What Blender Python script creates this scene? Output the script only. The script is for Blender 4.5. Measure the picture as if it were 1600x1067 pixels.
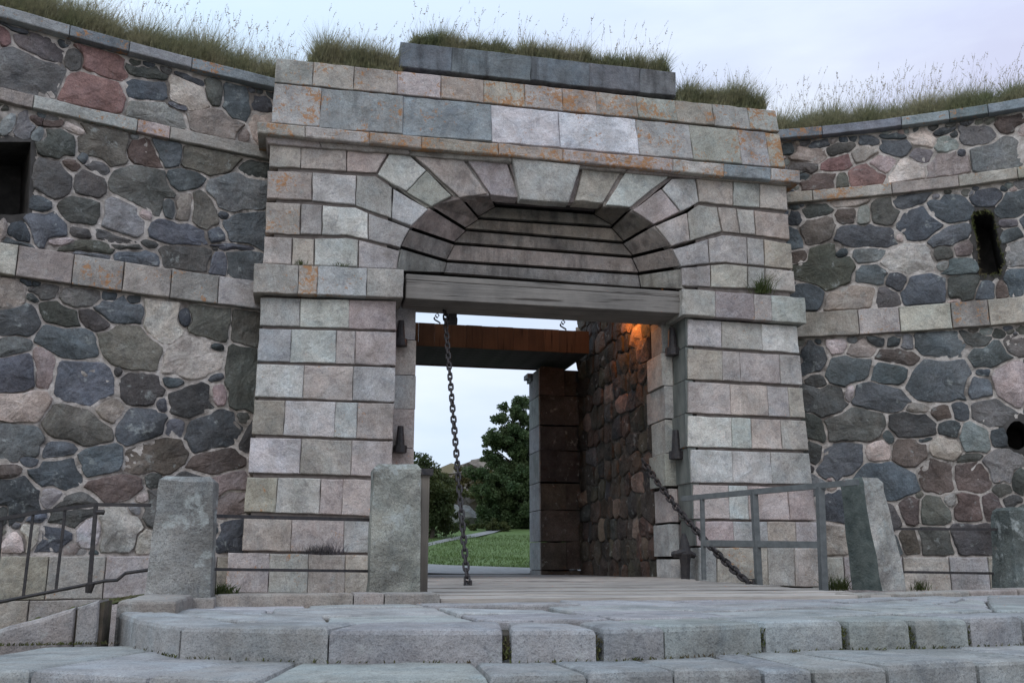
import bpy, math, random
import numpy as np
from mathutils import Vector, Matrix, noise as mnoise
random.seed(11); rng=np.random.default_rng(7)
for o in list(bpy.data.objects): bpy.data.objects.remove(o,do_unlink=True)
S=bpy.context.scene; COL=S.collection

# ------------------------------------------------------------------ camera
F,PITCH,YAW,H=1490.0,.2265,.2128,.27
CAM=np.array([-11*math.sin(YAW),-11*math.cos(YAW),H])
FW=np.array([math.sin(YAW)*math.cos(PITCH),math.cos(YAW)*math.cos(PITCH),math.sin(PITCH)])
RT=np.array([math.cos(YAW),-math.sin(YAW),0.]); UP=np.cross(RT,FW)
cd=bpy.data.cameras.new('camera'); cam=bpy.data.objects.new('camera',cd); COL.objects.link(cam)
cd.sensor_width=36; cd.lens=F/1600*36; cd.clip_start=.05; cd.clip_end=3000
cam.matrix_world=Matrix(((RT[0],UP[0],-FW[0],CAM[0]),(RT[1],UP[1],-FW[1],CAM[1]),(RT[2],UP[2],-FW[2],CAM[2]),(0,0,0,1)))
S.camera=cam
# ------------------------------------------------------------------ sky, sun, exposure
SUN_EL,SUN_ROT=math.radians(12),math.radians(200)
W=bpy.data.worlds.new('World'); S.world=W; W.use_nodes=True
nt=W.node_tree; nt.nodes.clear(); N=nt.nodes.new; L=nt.links.new
out=N('ShaderNodeOutputWorld'); bg=N('ShaderNodeBackground'); bg.inputs[1].default_value=.1
sky=N('ShaderNodeTexSky'); sky.sky_type='NISHITA'; sky.sun_disc=False; sky.sun_elevation=SUN_EL; sky.sun_rotation=SUN_ROT
tc=N('ShaderNodeTexCoord'); sep=N('ShaderNodeSeparateXYZ'); L(tc.outputs['Generated'],sep.inputs[0])
mp=N('ShaderNodeMapping'); mp.inputs['Scale'].default_value=(1.2,1.2,4.0); L(tc.outputs['Generated'],mp.inputs[0])
no=N('ShaderNodeTexNoise'); no.inputs['Scale'].default_value=2.2; no.inputs['Detail'].default_value=6; no.inputs['Roughness'].default_value=.5; L(mp.outputs[0],no.inputs[0])
# overcast veil: blue-white to the left, lavender towards +X
rx=N('ShaderNodeMapRange'); rx.inputs[1].default_value=-.15; rx.inputs[2].default_value=.62; L(sep.outputs[0],rx.inputs[0])
mixc=N('ShaderNodeMix'); mixc.data_type='RGBA'; L(rx.outputs[0],mixc.inputs[0])
mixc.inputs[6].default_value=(5.6,7.0,8.6,1); mixc.inputs[7].default_value=(5.5,5.7,7.4,1)
rz=N('ShaderNodeMapRange'); rz.inputs[1].default_value=.45; rz.inputs[2].default_value=1.; L(sep.outputs[2],rz.inputs[0])
mixz=N('ShaderNodeMix'); mixz.data_type='RGBA'; L(rz.outputs[0],mixz.inputs[0]); mixz.inputs[7].default_value=(9.2,11.8,14.8,1)
rn=N('ShaderNodeValToRGB'); rn.color_ramp.elements[0].position=.42; rn.color_ramp.elements[1].position=.66; L(no.outputs[0],rn.inputs[0])
mixw=N('ShaderNodeMix'); mixw.data_type='RGBA'; L(rn.outputs[0],mixw.inputs[0]); L(mixc.outputs[2],mixw.inputs[6]); mixw.inputs[7].default_value=(7.2,7.8,8.8,1); L(mixw.outputs[2],mixz.inputs[6])
mixs=N('ShaderNodeMix'); mixs.data_type='RGBA'; mixs.inputs[0].default_value=.9; L(sky.outputs[0],mixs.inputs[6]); L(mixz.outputs[2],mixs.inputs[7])
L(mixs.outputs[2],bg.inputs[0]); L(bg.outputs[0],out.inputs[0])
sd=bpy.data.lights.new('sun','SUN'); sd.energy=.5; sd.angle=math.radians(25); sd.color=(1,.98,.95)
so=bpy.data.objects.new('sun',sd); COL.objects.link(so)
so.rotation_euler=(math.radians(48),0,math.radians(-30))
S.view_settings.view_transform='Standard'; S.view_settings.look='None'; S.view_settings.gamma=1; S.view_settings.exposure=0.42

# ------------------------------------------------------------------ authoring helpers
def ray(p): return FW+(p[0]-800)/F*RT-(p[1]-533.5)/F*UP
def onY(p,Y=0.): d=ray(p); return CAM+(Y-CAM[1])/d[1]*d
def onX(p,X): d=ray(p); return CAM+(X-CAM[0])/d[0]*d
def onZ(p,Z=0.): d=ray(p); return CAM+(Z-CAM[2])/d[2]*d
def T(x0,y0,s): return lambda x,y:(x0+x*s,y0+y*s)
def lerp(a,b,t): return (a[0]+(b[0]-a[0])*t,a[1]+(b[1]-a[1])*t)

def mk(name,v,f,mat,parent=None,color=None,origin=None,smooth=False):
    v=np.asarray(v,float).reshape(-1,3)
    if origin is None: origin=(v.min(0)+v.max(0))/2
    origin=np.asarray(origin,float)
    me=bpy.data.meshes.new(name); me.from_pydata((v-origin).tolist(),[],[tuple(map(int,q)) for q in f]); me.validate(); me.update()
    if smooth: me.polygons.foreach_set('use_smooth',[True]*len(me.polygons))
    if mat: me.materials.append(mat)
    o=bpy.data.objects.new(name,me); COL.objects.link(o)
    if parent is not None:
        o.parent=parent; pl=np.array(wl(parent)); o.location=origin-pl
    else: o.location=origin
    o.color=color if color else (.5,.5,.5,0)
    return o
def wl(o):
    l=np.zeros(3)
    while o is not None: l=l+np.array(o.location); o=o.parent
    return l
def thing(name,label,cat,loc,group=None):
    o=bpy.data.objects.new(name,None); COL.objects.link(o); o.location=loc; o.empty_display_size=.2
    return tag(o,label,cat,group)
def tag(o,label=None,cat=None,group=None,kind=None):
    if label: o['label']=label
    if cat: o['category']=cat
    if group: o['group']=group
    if kind: o['kind']=kind
    return o
def boxvf(a,b):
    x0,y0,z0=a;x1,y1,z1=b
    return [(x0,y0,z0),(x1,y0,z0),(x1,y1,z0),(x0,y1,z0),(x0,y0,z1),(x1,y0,z1),(x1,y1,z1),(x0,y1,z1)],[(0,3,2,1),(4,5,6,7),(0,1,5,4),(1,2,6,5),(2,3,7,6),(3,0,4,7)]
def box(name,a,b,mat,parent=None,color=None): v,f=boxvf(a,b); return mk(name,v,f,mat,parent,color)
def join(parts):
    V=[];Fc=[];n=0
    for v,f in parts:
        V+=list(map(tuple,v)); Fc+=[tuple(i+n for i in q) for q in f]; n+=len(v)
    return V,Fc
def tube(pts,r,seg=8,cap=True):
    pts=[np.array(p,float) for p in pts]; V=[];Fc=[]
    rs=r if hasattr(r,'__len__') else [r]*len(pts)
    ref=None
    for i,p in enumerate(pts):
        d=pts[min(i+1,len(pts)-1)]-pts[max(i-1,0)]; d/=np.linalg.norm(d)+1e-9
        if ref is None or abs(ref@d)>.95: ref=np.array([0,0,1.]) if abs(d[2])<.9 else np.array([1.,0,0])
        a=np.cross(d,ref); a/=np.linalg.norm(a); b=np.cross(d,a)
        for k in range(seg):
            t=2*math.pi*k/seg; V.append(p+rs[i]*(math.cos(t)*a+math.sin(t)*b))
    for i in range(len(pts)-1):
        for k in range(seg):
            k2=(k+1)%seg; Fc.append((i*seg+k,i*seg+k2,(i+1)*seg+k2,(i+1)*seg+k))
    if cap: Fc.append(tuple(range(seg-1,-1,-1))); Fc.append(tuple((len(pts)-1)*seg+k for k in range(seg)))
    return V,Fc
def bar(a,b,w,h):     # rectangular bar from a to b
    a=np.array(a,float);b=np.array(b,float); d=(b-a)/np.linalg.norm(b-a)
    up=np.array([0,0,1.]) if abs(d[2])<.8 else np.array([0,1.,0]); s=np.cross(d,up); s/=np.linalg.norm(s); up=np.cross(s,d)
    V=[p+i*s*w/2+j*up*h/2 for p in (a,b) for i,j in ((-1,-1),(1,-1),(1,1),(-1,1))]
    return V,[(0,1,2,3),(7,6,5,4),(0,4,5,1),(1,5,6,2),(2,6,7,3),(3,7,4,0)]

def subdiv(poly,step,jit):
    out=[]
    n=len(poly)
    for i in range(n):
        a=np.array(poly[i],float);b=np.array(poly[(i+1)%n],float); L_=np.linalg.norm(b-a)
        k=max(1,int(round(L_/step))); nrm=np.array([-(b-a)[1],(b-a)[0]])/(L_+1e-9)
        for j in range(k):
            q=a+(b-a)*j/k
            if j: q=q+nrm*random.uniform(-jit,jit)
            out.append(q)
    return out
def inset(poly,d):
    n=len(poly); out=[]; 
    ar=sum(poly[i][0]*poly[(i+1)%n][1]-poly[(i+1)%n][0]*poly[i][1] for i in range(n)); sg=1 if ar>0 else -1
    for i in range(n):
        a,b,c=poly[i-1],poly[i],poly[(i+1)%n]
        e1=(b-a)/(np.linalg.norm(b-a)+1e-9); e2=(c-b)/(np.linalg.norm(c-b)+1e-9)
        n1=np.array([-e1[1],e1[0]])*sg; n2=np.array([-e2[1],e2[0]])*sg; m=n1+n2; l=np.linalg.norm(m)
        m=m/l if l>1e-6 else n1; k=min(1.6,1/max(.3,m@n1)); out.append(b+m*d*k)
    return out
def prism(poly,fmap,depth,bev=.012,bulge=.0,step=.13,jit=.003,rough=0.003):
    """2D outline -> block. fmap(u,v,out) -> 3D; front at out=0, back at out=-depth"""
    P=subdiv(poly,step,jit); n=len(P)
    ar=sum(P[i][0]*P[(i+1)%n][1]-P[(i+1)%n][0]*P[i][1] for i in range(n))
    if ar<0: P=P[::-1]
    I=inset(P,bev); c=sum(I)/n; sd=random.uniform(0,50); tx,ty=random.gauss(0,rough*3),random.gauss(0,rough*3)
    nz=lambda p,k=1.: rough*1.6*mnoise.noise(Vector((p[0]*5+sd,p[1]*5,sd)))*k+(rough*.9*mnoise.noise(Vector((p[0]*17,p[1]*17+sd,3))))+((p[0]-c[0])*tx+(p[1]-c[1])*ty)
    I2=inset(P,bev*.3)
    V=[fmap(p[0],p[1],-depth) for p in P]+[fmap(p[0],p[1],-bev) for p in P]+[fmap(p[0],p[1],nz(p)*.6-bev*.3) for p in I2]+[fmap(p[0],p[1],nz(p)) for p in I]
    J=[c+(p-c)*.55 for p in I]
    K2=[c+(p-c)*.25 for p in I]
    V+=[fmap(p[0],p[1],bulge*.8+nz(p,1.5)) for p in J]+[fmap(p[0],p[1],bulge+nz(p,1.5)) for p in K2]+[fmap(c[0],c[1],bulge+nz(c,1.5))]
    Fc=[]
    for i in range(n):
        j=(i+1)%n
        Fc+=[(a*n+i,a*n+j,(a+1)*n+j,(a+1)*n+i) for a in range(5)]+[(5*n+i,5*n+j,6*n)]
    Fc.append(tuple(range(n-1,-1,-1)))
    return V,Fc
def planeY(Y): return lambda u,v,o:np.array([u,Y-o,v])
def planeX(X): return lambda u,v,o:np.array([X-o,u,v])      # faces -X

# ------------------------------------------------------------------ materials
def M(name): 
    m=bpy.data.materials.new(name); m.use_nodes=True; t=m.node_tree; t.nodes.clear()
    o=t.nodes.new('ShaderNodeOutputMaterial'); b=t.nodes.new('ShaderNodeBsdfPrincipled'); t.links.new(b.outputs[0],o.inputs[0])
    b.inputs['Roughness'].default_value=.88; b.inputs['Specular IOR Level'].default_value=.25
    return m,t,b
class NB:
    def __init__(s,t): s.t=t
    def n(s,typ,**k):
        x=s.t.nodes.new(typ)
        for a,b in k.items():
            if a in x.inputs: x.inputs[a].default_value=b
            else: setattr(x,a,b)
        return x
    def l(s,a,b): s.t.links.new(a,b)
    def noise(s,vec,scale,detail=4,rough=.55,dist=0):
        x=s.n('ShaderNodeTexNoise'); x.inputs['Scale'].default_value=scale; x.inputs['Detail'].default_value=detail; x.inputs['Roughness'].default_value=rough; x.inputs['Distortion'].default_value=dist
        s.l(vec,x.inputs['Vector']); return x.outputs[0]
    def ramp(s,fac,a,b,ca=(0,0,0,1),cb=(1,1,1,1)):
        x=s.n('ShaderNodeValToRGB'); e=x.color_ramp.elements; e[0].position=a;e[1].position=b;e[0].color=ca;e[1].color=cb; s.l(fac,x.inputs[0]); return x.outputs[0]
    def rng(s,fac,a,b,c,d):
        x=s.n('ShaderNodeMapRange'); 
        for i,v in enumerate((a,b,c,d)): x.inputs[i+1].default_value=v
        s.l(fac,x.inputs[0]); return x.outputs[0]
    def mix(s,fac,a,b,blend='MIX'):
        x=s.n('ShaderNodeMix'); x.data_type='RGBA'; x.blend_type=blend
        for v,i in ((fac,0),(a,6),(b,7)):
            if hasattr(v,'links'): s.l(v,x.inputs[i])
            else: x.inputs[i].default_value=v
        return x.outputs[2]
    def math(s,op,a,b=None):
        x=s.n('ShaderNodeMath'); x.operation=op
        for v,i in ((a,0),(b,1)):
            if v is None: continue
            if hasattr(v,'links'): s.l(v,x.inputs[i])
            else: x.inputs[i].default_value=v
        return x.outputs[0]
    def vscale(s,vec,f):
        x=s.n('ShaderNodeVectorMath'); x.operation='MULTIPLY' if not isinstance(f,tuple) else 'MULTIPLY'
        s.l(vec,x.inputs[0])
        if isinstance(f,tuple): x.inputs[1].default_value=f
        else: s.l(f,x.inputs[1])
        return x.outputs[0]
    def objvec(s,rand=True):
        tc=s.n('ShaderNodeTexCoord'); 
        if not rand: return tc.outputs['Object'],None
        oi=s.n('ShaderNodeObjectInfo'); x=s.n('ShaderNodeVectorMath'); x.operation='ADD'
        m=s.math('MULTIPLY',oi.outputs['Random'],37.); s.l(tc.outputs['Object'],x.inputs[0]); s.l(m,x.inputs[1]); return x.outputs[0],oi
    def bump(s,h,b,strength,dist):
        x=s.n('ShaderNodeBump'); x.inputs['Strength'].default_value=strength; x.inputs['Distance'].default_value=dist
        s.l(h,x.inputs['Height']); s.l(x.outputs[0],b.inputs['Normal'])
def stone_mat(name,streak=.0,speck=.5,blotch=.35,bumpd=.02,pale=.15,lich=True,stain=.0,palet=.60,grain=.7):
    m,t,b=M(name); k=NB(t); v,oi=k.objvec()
    base=oi.outputs['Color']
    big=k.noise(v,2.2,5,.6,.3); mid=k.noise(v,9,5,.65); fine=k.noise(v,85,3,.7); med=k.noise(v,28,4,.7)
    c=k.mix(1.0,base,k.ramp(big,.28,.72,(1-blotch,)*3+(1,),(1+blotch*.8,)*3+(1,)),'MULTIPLY')
    c=k.mix(k.rng(mid,.35,.7,0,.55),c,k.mix(1.,c,(.72,.68,.66,1),'MULTIPLY'))
    hue=k.noise(v,3.7,3,.5,1.)
    c=k.mix(k.rng(hue,.4,.72,0,.5),c,k.mix(1.,c,(1.07,.98,.93,1),'MULTIPLY'))
    c=k.mix(k.rng(hue,.48,.2,0,.5),c,k.mix(1.,c,(.92,1.,1.06,1),'MULTIPLY'))
    c=k.mix(k.math('MULTIPLY',k.ramp(fine,.56,.68),speck),c,k.mix(1.,c,(.42,.42,.44,1),'MULTIPLY'))
    c=k.mix(k.math('MULTIPLY',k.ramp(fine,.42,.30),speck*.7),c,k.mix(1.,c,(1.55,1.5,1.45,1),'MULTIPLY'))
    if streak>0:   # gneiss banding at an angle that differs from stone to stone
        rot=k.n('ShaderNodeVectorRotate'); rot.rotation_type='Y_AXIS'; k.l(v,rot.inputs['Vector']); k.l(k.math('MULTIPLY',oi.outputs['Random'],2.6),rot.inputs['Angle'])
        w=k.noise(k.vscale(rot.outputs[0],(3.,3.,13.)),1.6,6,.65,1.1)
        c=k.mix(k.math('MULTIPLY',k.ramp(w,.5,.64),streak),c,k.mix(1.,c,(1.42,1.42,1.46,1),'MULTIPLY'))
        c=k.mix(k.math('MULTIPLY',k.ramp(w,.46,.34),streak),c,k.mix(1.,c,(.66,.63,.62,1),'MULTIPLY'))
    gr=k.noise(v,30,4,.8); c=k.mix(k.math('MULTIPLY',k.ramp(gr,.50,.64),grain),c,k.mix(1.,c,(.62,.61,.61,1),'MULTIPLY'))
    c=k.mix(k.math('MULTIPLY',k.ramp(gr,.48,.36),grain),c,k.mix(1.,c,(1.38,1.38,1.36,1),'MULTIPLY'))
    pa=k.noise(v,4.5,7,.72,.8); c=k.mix(k.math('MULTIPLY',k.ramp(pa,.55,.59),.55),c,k.mix(1.,c,(.66,.67,.70,1),'MULTIPLY'))
    # pale crust lichen
    cr=k.noise(v,6.5,6,.7,.2); c=k.mix(k.math('MULTIPLY',k.ramp(cr,palet,palet+.08),pale),c,(.42,.43,.41,1))
    if stain>0:
        st=k.noise(k.vscale(v,(5.,5.,.9)),1.5,4,.6); c=k.mix(k.math('MULTIPLY',k.ramp(st,.48,.68),stain),c,(.05,.045,.045,1))
    ge0=k.n('ShaderNodeNewGeometry').outputs['Position']; so=k.noise(k.vscale(ge0,(1.,1.,.55)),2.3,7,.68,.5)
    c=k.mix(k.math('MULTIPLY',k.ramp(so,.50,.66),.5),c,k.mix(1.,c,(.60,.60,.56,1),'MULTIPLY'))
    if lich:
        ge=k.n('ShaderNodeNewGeometry').outputs['Position']; l1=k.noise(ge,19,6,.78,.5); l2=k.noise(ge,3.1,4,.6)
        th=k.math('ADD',l1,k.math('MULTIPLY',l2,.55)); th=k.math('ADD',th,k.math('MULTIPLY',oi.outputs['Alpha'],.24))
        mask=k.math('MULTIPLY',k.ramp(th,.925,.965),k.math('GREATER_THAN',oi.outputs['Alpha'],.01))
        lc=k.mix(k.noise(v,40,3,.6),(.36,.12,.03,1),(.46,.28,.14,1))
        c=k.mix(k.math('MULTIPLY',mask,.85),c,lc)
    k.l(c,b.inputs['Base Color'])
    h=k.math('ADD',k.math('MULTIPLY',mid,.9),k.math('ADD',k.math('MULTIPLY',med,.5),k.math('MULTIPLY',fine,.16)))
    k.bump(h,b,.9,bumpd); return m
m_rub=stone_mat('rubble_granite',streak=.45,speck=.75,blotch=.5,bumpd=.035,pale=.5,lich=False)
m_ash=stone_mat('ashlar_gneiss',streak=.34,speck=.85,blotch=.34,bumpd=.022,pale=.3)
m_gran=stone_mat('grey_granite',streak=.0,speck=.8,blotch=.3,bumpd=.022,pale=.35,grain=.5)
m_post=stone_mat('lichened_granite',streak=.0,speck=1.,blotch=.55,bumpd=.04,pale=.7,palet=.54)
m_tym=stone_mat('dark_weathered_boards',streak=.0,speck=.25,blotch=.5,bumpd=.02,pale=.3,lich=False,stain=.55)
m_slab=stone_mat('weathered_parapet',streak=0,speck=.6,blotch=.25,bumpd=.02,pale=.25,lich=False,stain=.6)

def simple(name,c1,c2,scale=8,detail=6,rough=.9,bd=.01,spec=.2,c3=None,sc=(1,1,1)):
    m,t,b=M(name); k=NB(t); v,_=k.objvec(False); v=k.vscale(v,sc)
    n1=k.noise(v,scale,detail,.65); c=k.mix(k.ramp(n1,.35,.65),c1+(1,),c2+(1,))
    if c3: n2=k.noise(v,scale*.22,4,.6,.5); c=k.mix(k.ramp(n2,.5,.62),c,c3+(1,))
    k.l(c,b.inputs['Base Color']); b.inputs['Roughness'].default_value=rough; b.inputs['Specular IOR Level'].default_value=spec
    k.bump(k.math('ADD',n1,k.math('MULTIPLY',k.noise(v,scale*6,3,.7),.4)),b,.8,bd); return m
m_mortar=simple('lime_mortar',(.42,.36,.32),(.72,.64,.59),11,7,.95,.05,c3=(.21,.18,.16))
m_dark=simple('shadowed_core',(.05,.045,.042),(.09,.08,.075),6)
m_jnt=simple('recessed_mortar',(.13,.105,.095),(.20,.17,.155),14,5,.95,.01)
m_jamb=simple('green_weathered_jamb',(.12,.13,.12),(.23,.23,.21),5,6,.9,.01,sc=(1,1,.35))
m_earth=simple('earth',(.07,.055,.035),(.11,.09,.05),6)
m_iron=simple('rusted_iron',(.018,.017,.02),(.05,.04,.038),30,5,.6,.004,.4)
m_rail=simple('painted_grey_rail',(.10,.105,.105),(.15,.155,.155),14,5,.6,.003,.35)
m_joint=simple('joint_soil',(.05,.043,.032),(.11,.085,.065),12,5,.95,.02,c3=(.075,.07,.04))
m_moss=simple('moss',(.05,.06,.02),(.13,.13,.045),22,5,.95,.03,c3=(.13,.10,.06))
m_path=simple('gravel_path',(.17,.165,.16),(.26,.25,.245),6,6,.95,.01)
def wood(name,ca,cb,axis=0,spec=.2):
    m,t,b=M(name); k=NB(t); v,oi=k.objvec(); s=[34,34,34]; s[axis]=1.6
    g=k.noise(k.vscale(v,tuple(s)),1.,6,.65,.4); big=k.noise(v,1.7,4,.6)
    c=k.mix(g,ca+(1,),cb+(1,)); c=k.mix(1.,c,k.ramp(big,.3,.7,(.7,.7,.7,1),(1.2,1.18,1.15,1)),'MULTIPLY')
    c=k.mix(k.ramp(k.noise(k.vscale(v,tuple(x*.6 for x in s)),1.,3,.6),.60,.68),c,k.mix(1.,c,(.3,.28,.27,1),'MULTIPLY'))
    c=k.mix(1.,c,k.ramp(oi.outputs['Random'],0,1,(.82,.82,.82,1),(1.15,1.13,1.12,1)),'MULTIPLY')
    k.l(c,b.inputs['Base Color']); k.bump(g,b,.7,.012); return m
m_lint=wood('grey_weathered_oak',(.165,.148,.136),(.335,.305,.28),0)
m_plank=wood('deck_planks',(.33,.295,.27),(.46,.42,.385),0)
m_beam=wood('rust_brown_timber',(.085,.045,.028),(.17,.09,.045),2)
m_wpost=wood('post_wood',(.13,.11,.09),(.25,.22,.19),2)

PAL={'K':(.098,.109,.12),'k':(.070,.077,.084),'B':(.12,.117,.108),'b':(.080,.079,.076),'O':(.112,.108,.095),'R':(.20,.125,.12),'r':(.11,.088,.080),
 'P':(.36,.30,.285),'p':(.26,.22,.205),'G':(.215,.215,.215),'g':(.15,.155,.16),'W':(.42,.385,.37),'V':(.122,.112,.116)}
def vary(c,a=.12,h=.04):
    s=1+random.uniform(-a,a); return tuple(max(.01,x*s*(1+random.uniform(-h,h))) for x in c)

# ================================================================== fortress walls (curved rubble flanks)
def yl(x): s=-(x+3.0); return .45-.30*s-.02*s*s if s>0 else .45-.30*s
def yr(x): s=x-3.95; return .45-.42*s-.06*s*s if s>0 else .45-.42*s
Z_BASE,Z_B0,Z_B1,Z_L0,Z_L1,Z_C0,Z_C1=.32,3.14,3.47,5.02,5.17,5.945,6.075
class Wall:
    def __init__(s,fn,x0,x1,sg):
        xs=np.linspace(x0,x1,400); ys=np.array([fn(x) for x in xs]); s.sg=sg
        s.S=np.concatenate([[0],np.cumsum(np.hypot(np.diff(xs),np.diff(ys)))]); s.X=xs; s.Y=ys; s.fn=fn; s.L=s.S[-1]
    def P(s,u,v,o=0.):
        x=np.interp(u,s.S,s.X); y=np.interp(u,s.S,s.Y); x2=np.interp(u+.05,s.S,s.X); y2=np.interp(u+.05,s.S,s.Y)
        if u+.05>s.L: x2,y2=x,y; x,y=np.interp(u-.05,s.S,s.X),np.interp(u-.05,s.S,s.Y)
        dx,dy=x2-x,y2-y; l=math.hypot(dx,dy)+1e-9; nx,ny=dy/l,-dx/l
        if ny>0: nx,ny=-nx,-ny
        if u+.05>s.L: x,y=np.interp(u,s.S,s.X),np.interp(u,s.S,s.Y)
        return np.array([x+nx*o,y+ny*o,v])
    def uv(s,p):   # photo pixel -> (u,z) on the wall
        d=ray(p); best=None
        g=s.X; yy=s.Y; t=(g-CAM[0])/d[0]; yr_=CAM[1]+t*d[1]; f=yr_-yy; 
        idx=np.where(np.sign(f[:-1])!=np.sign(f[1:]))[0]
        if len(idx)==0: i=int(np.argmin(abs(f)))
        else: i=idx[0]
        return s.S[i],CAM[2]+t[i]*d[2]
WL=Wall(yl,-2.6,-7.6,-1); WR=Wall(yr,3.6,8.4,1)

def parse(t,x0,y0,s):
    out=[]
    for e in t.split(';'):
        e=e.strip()
        if not e: continue
        a=e.split(','); out.append((x0+float(a[0])*s,y0+float(a[1])*s,float(a[2])*s,float(a[3])*s,a[4].strip()))
    return out
A1=parse('''15,150,60,80,R;150,192,205,90,V;70,118,130,30,k;130,310,280,175,g;310,245,70,80,b;425,262,200,100,R;380,398,290,160,R;600,302,170,50,b;612,375,190,92,K;650,480,260,130,G;
 800,395,190,130,P;800,330,130,40,k;890,388,100,100,B;975,420,125,135,K;1090,420,90,90,k;910,530,260,150,p;1085,500,110,130,P;560,262,50,40,b;1010,560,60,80,p;740,432,90,20,K;180,120,110,25,r''',0,0,.375)
A1m=parse('''25,530,55,90,G;95,530,75,100,G;160,565,60,60,g;210,512,90,30,r;310,540,100,40,P;235,602,180,120,b;440,625,240,140,O;590,640,175,90,r;700,640,115,90,K;870,670,230,110,O;1060,700,140,80,b;
 295,690,100,60,r;215,745,190,160,B;370,765,150,130,B;410,690,110,80,V;350,655,50,50,K;590,780,270,190,B;770,740,165,80,K;985,800,255,160,g;765,865,90,150,p;850,880,120,150,O;930,890,60,50,k;700,860,60,100,K;
 160,850,120,90,K;335,870,190,125,b;515,905,200,190,G;600,890,60,50,P;185,950,180,150,K;85,970,110,110,k;8,960,40,110,P;330,965,100,55,V;735,960,250,110,K;900,975,90,80,K;1030,950,190,160,K;490,1000,200,60,b;620,1012,80,50,b;370,1035,230,70,O;150,505,60,30,r''',0,0,.375)
A1n=parse('''60,0,150,40,K;345,38,190,50,g;550,60,200,70,K;735,60,215,115,b;860,85,80,90,K;970,80,140,130,K;500,12,150,30,b;930,5,160,40,K;230,-10,120,40,W''',0,380,.394)
A2=parse('''35,190,110,110,P;100,150,50,30,k;130,210,50,35,k;165,198,100,50,b;310,225,155,62,B;235,285,155,105,b;370,300,130,60,b;475,278,190,90,K;640,315,150,150,W;725,290,50,60,k;835,322,160,120,B;975,340,125,110,O;70,315,180,110,k;
 45,400,130,80,g;270,392,250,120,K;525,415,235,185,B;760,455,255,165,W;855,405,60,30,k;955,530,135,265,b;75,520,165,155,K;165,500,90,160,p;335,550,235,190,K;560,572,185,145,b;465,505,40,40,b;685,545,100,50,k;855,525,80,40,K;765,620,205,145,b;865,595,90,100,P;
 100,650,205,145,P;300,720,290,145,B;430,665,110,110,p;560,720,210,135,K;690,730,90,90,K;840,740,245,150,k;985,770,60,140,b;70,780,190,160,g;235,815,140,70,K;400,855,180,115,K;620,840,260,125,r;870,862,215,115,r;
 30,905,90,60,r;110,862,90,40,K;220,920,210,125,K;80,1005,200,150,k;190,1000,90,100,G;460,965,200,100,r;290,1035,190,80,b;605,940,60,70,b;560,1010,60,40,P;1040,640,60,150,b;640,640,50,60,K;960,690,60,60,b;1030,900,90,150,p;905,945,170,110,p;760,950,120,90,b''',0,380,.394)
A3=parse('''55,395,150,80,W;150,350,90,110,W;245,360,150,120,K;330,250,220,120,b;440,340,110,120,W;575,330,230,190,W;1110,365,110,190,k;1110,190,140,140,p;650,230,90,80,G;700,380,110,120,W;800,250,300,200,B;860,420,260,120,K;180,270,120,60,K;10,250,60,100,b''',0,720,.3253)
B1=parse('''85,340,70,40,k;160,362,135,60,p;205,320,90,25,k;290,335,105,42,b;275,397,135,65,R;150,410,110,50,B;145,445,45,40,k;220,465,150,80,r;295,465,70,75,O;385,360,115,60,p;455,397,125,75,P;385,450,160,105,R;410,308,90,35,K;505,330,125,75,k;500,290,90,25,k;555,432,160,115,W;
 622,300,105,60,P;705,320,95,75,G;608,367,105,75,V;720,415,185,140,p;830,285,175,75,V;930,370,270,160,g;960,245,110,80,r;700,270,100,25,k;1010,265,60,60,P;770,355,40,30,k;740,280,40,30,k;1060,350,90,200,g''',1200,100,.394)
B1m=parse('''200,585,120,60,b;110,620,60,60,k;110,690,70,90,K;190,655,160,100,O;312,605,95,70,r;380,605,50,70,G;465,592,105,85,B;560,545,130,45,K;612,637,165,135,K;720,585,190,90,K;870,540,110,60,K;965,572,140,90,K;395,685,235,85,K;522,690,32,32,P;720,682,195,75,K;
 235,812,225,155,O;130,765,70,60,r;400,757,135,60,g;565,772,215,125,W;690,750,85,75,b;780,732,85,65,p;760,803,165,65,K;780,885,135,105,b;412,840,155,85,K;510,860,95,85,k;622,900,175,135,K;475,922,95,95,V;165,922,115,110,k;330,925,230,95,p;960,682,115,60,K;985,750,115,105,G;985,860,90,100,K;
 865,905,100,90,K;925,900,60,75,r;290,755,60,40,k;740,945,60,30,P;310,540,140,50,P;700,800,60,50,G;1050,640,80,120,K;950,630,90,40,V''',1200,100,.394)
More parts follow.
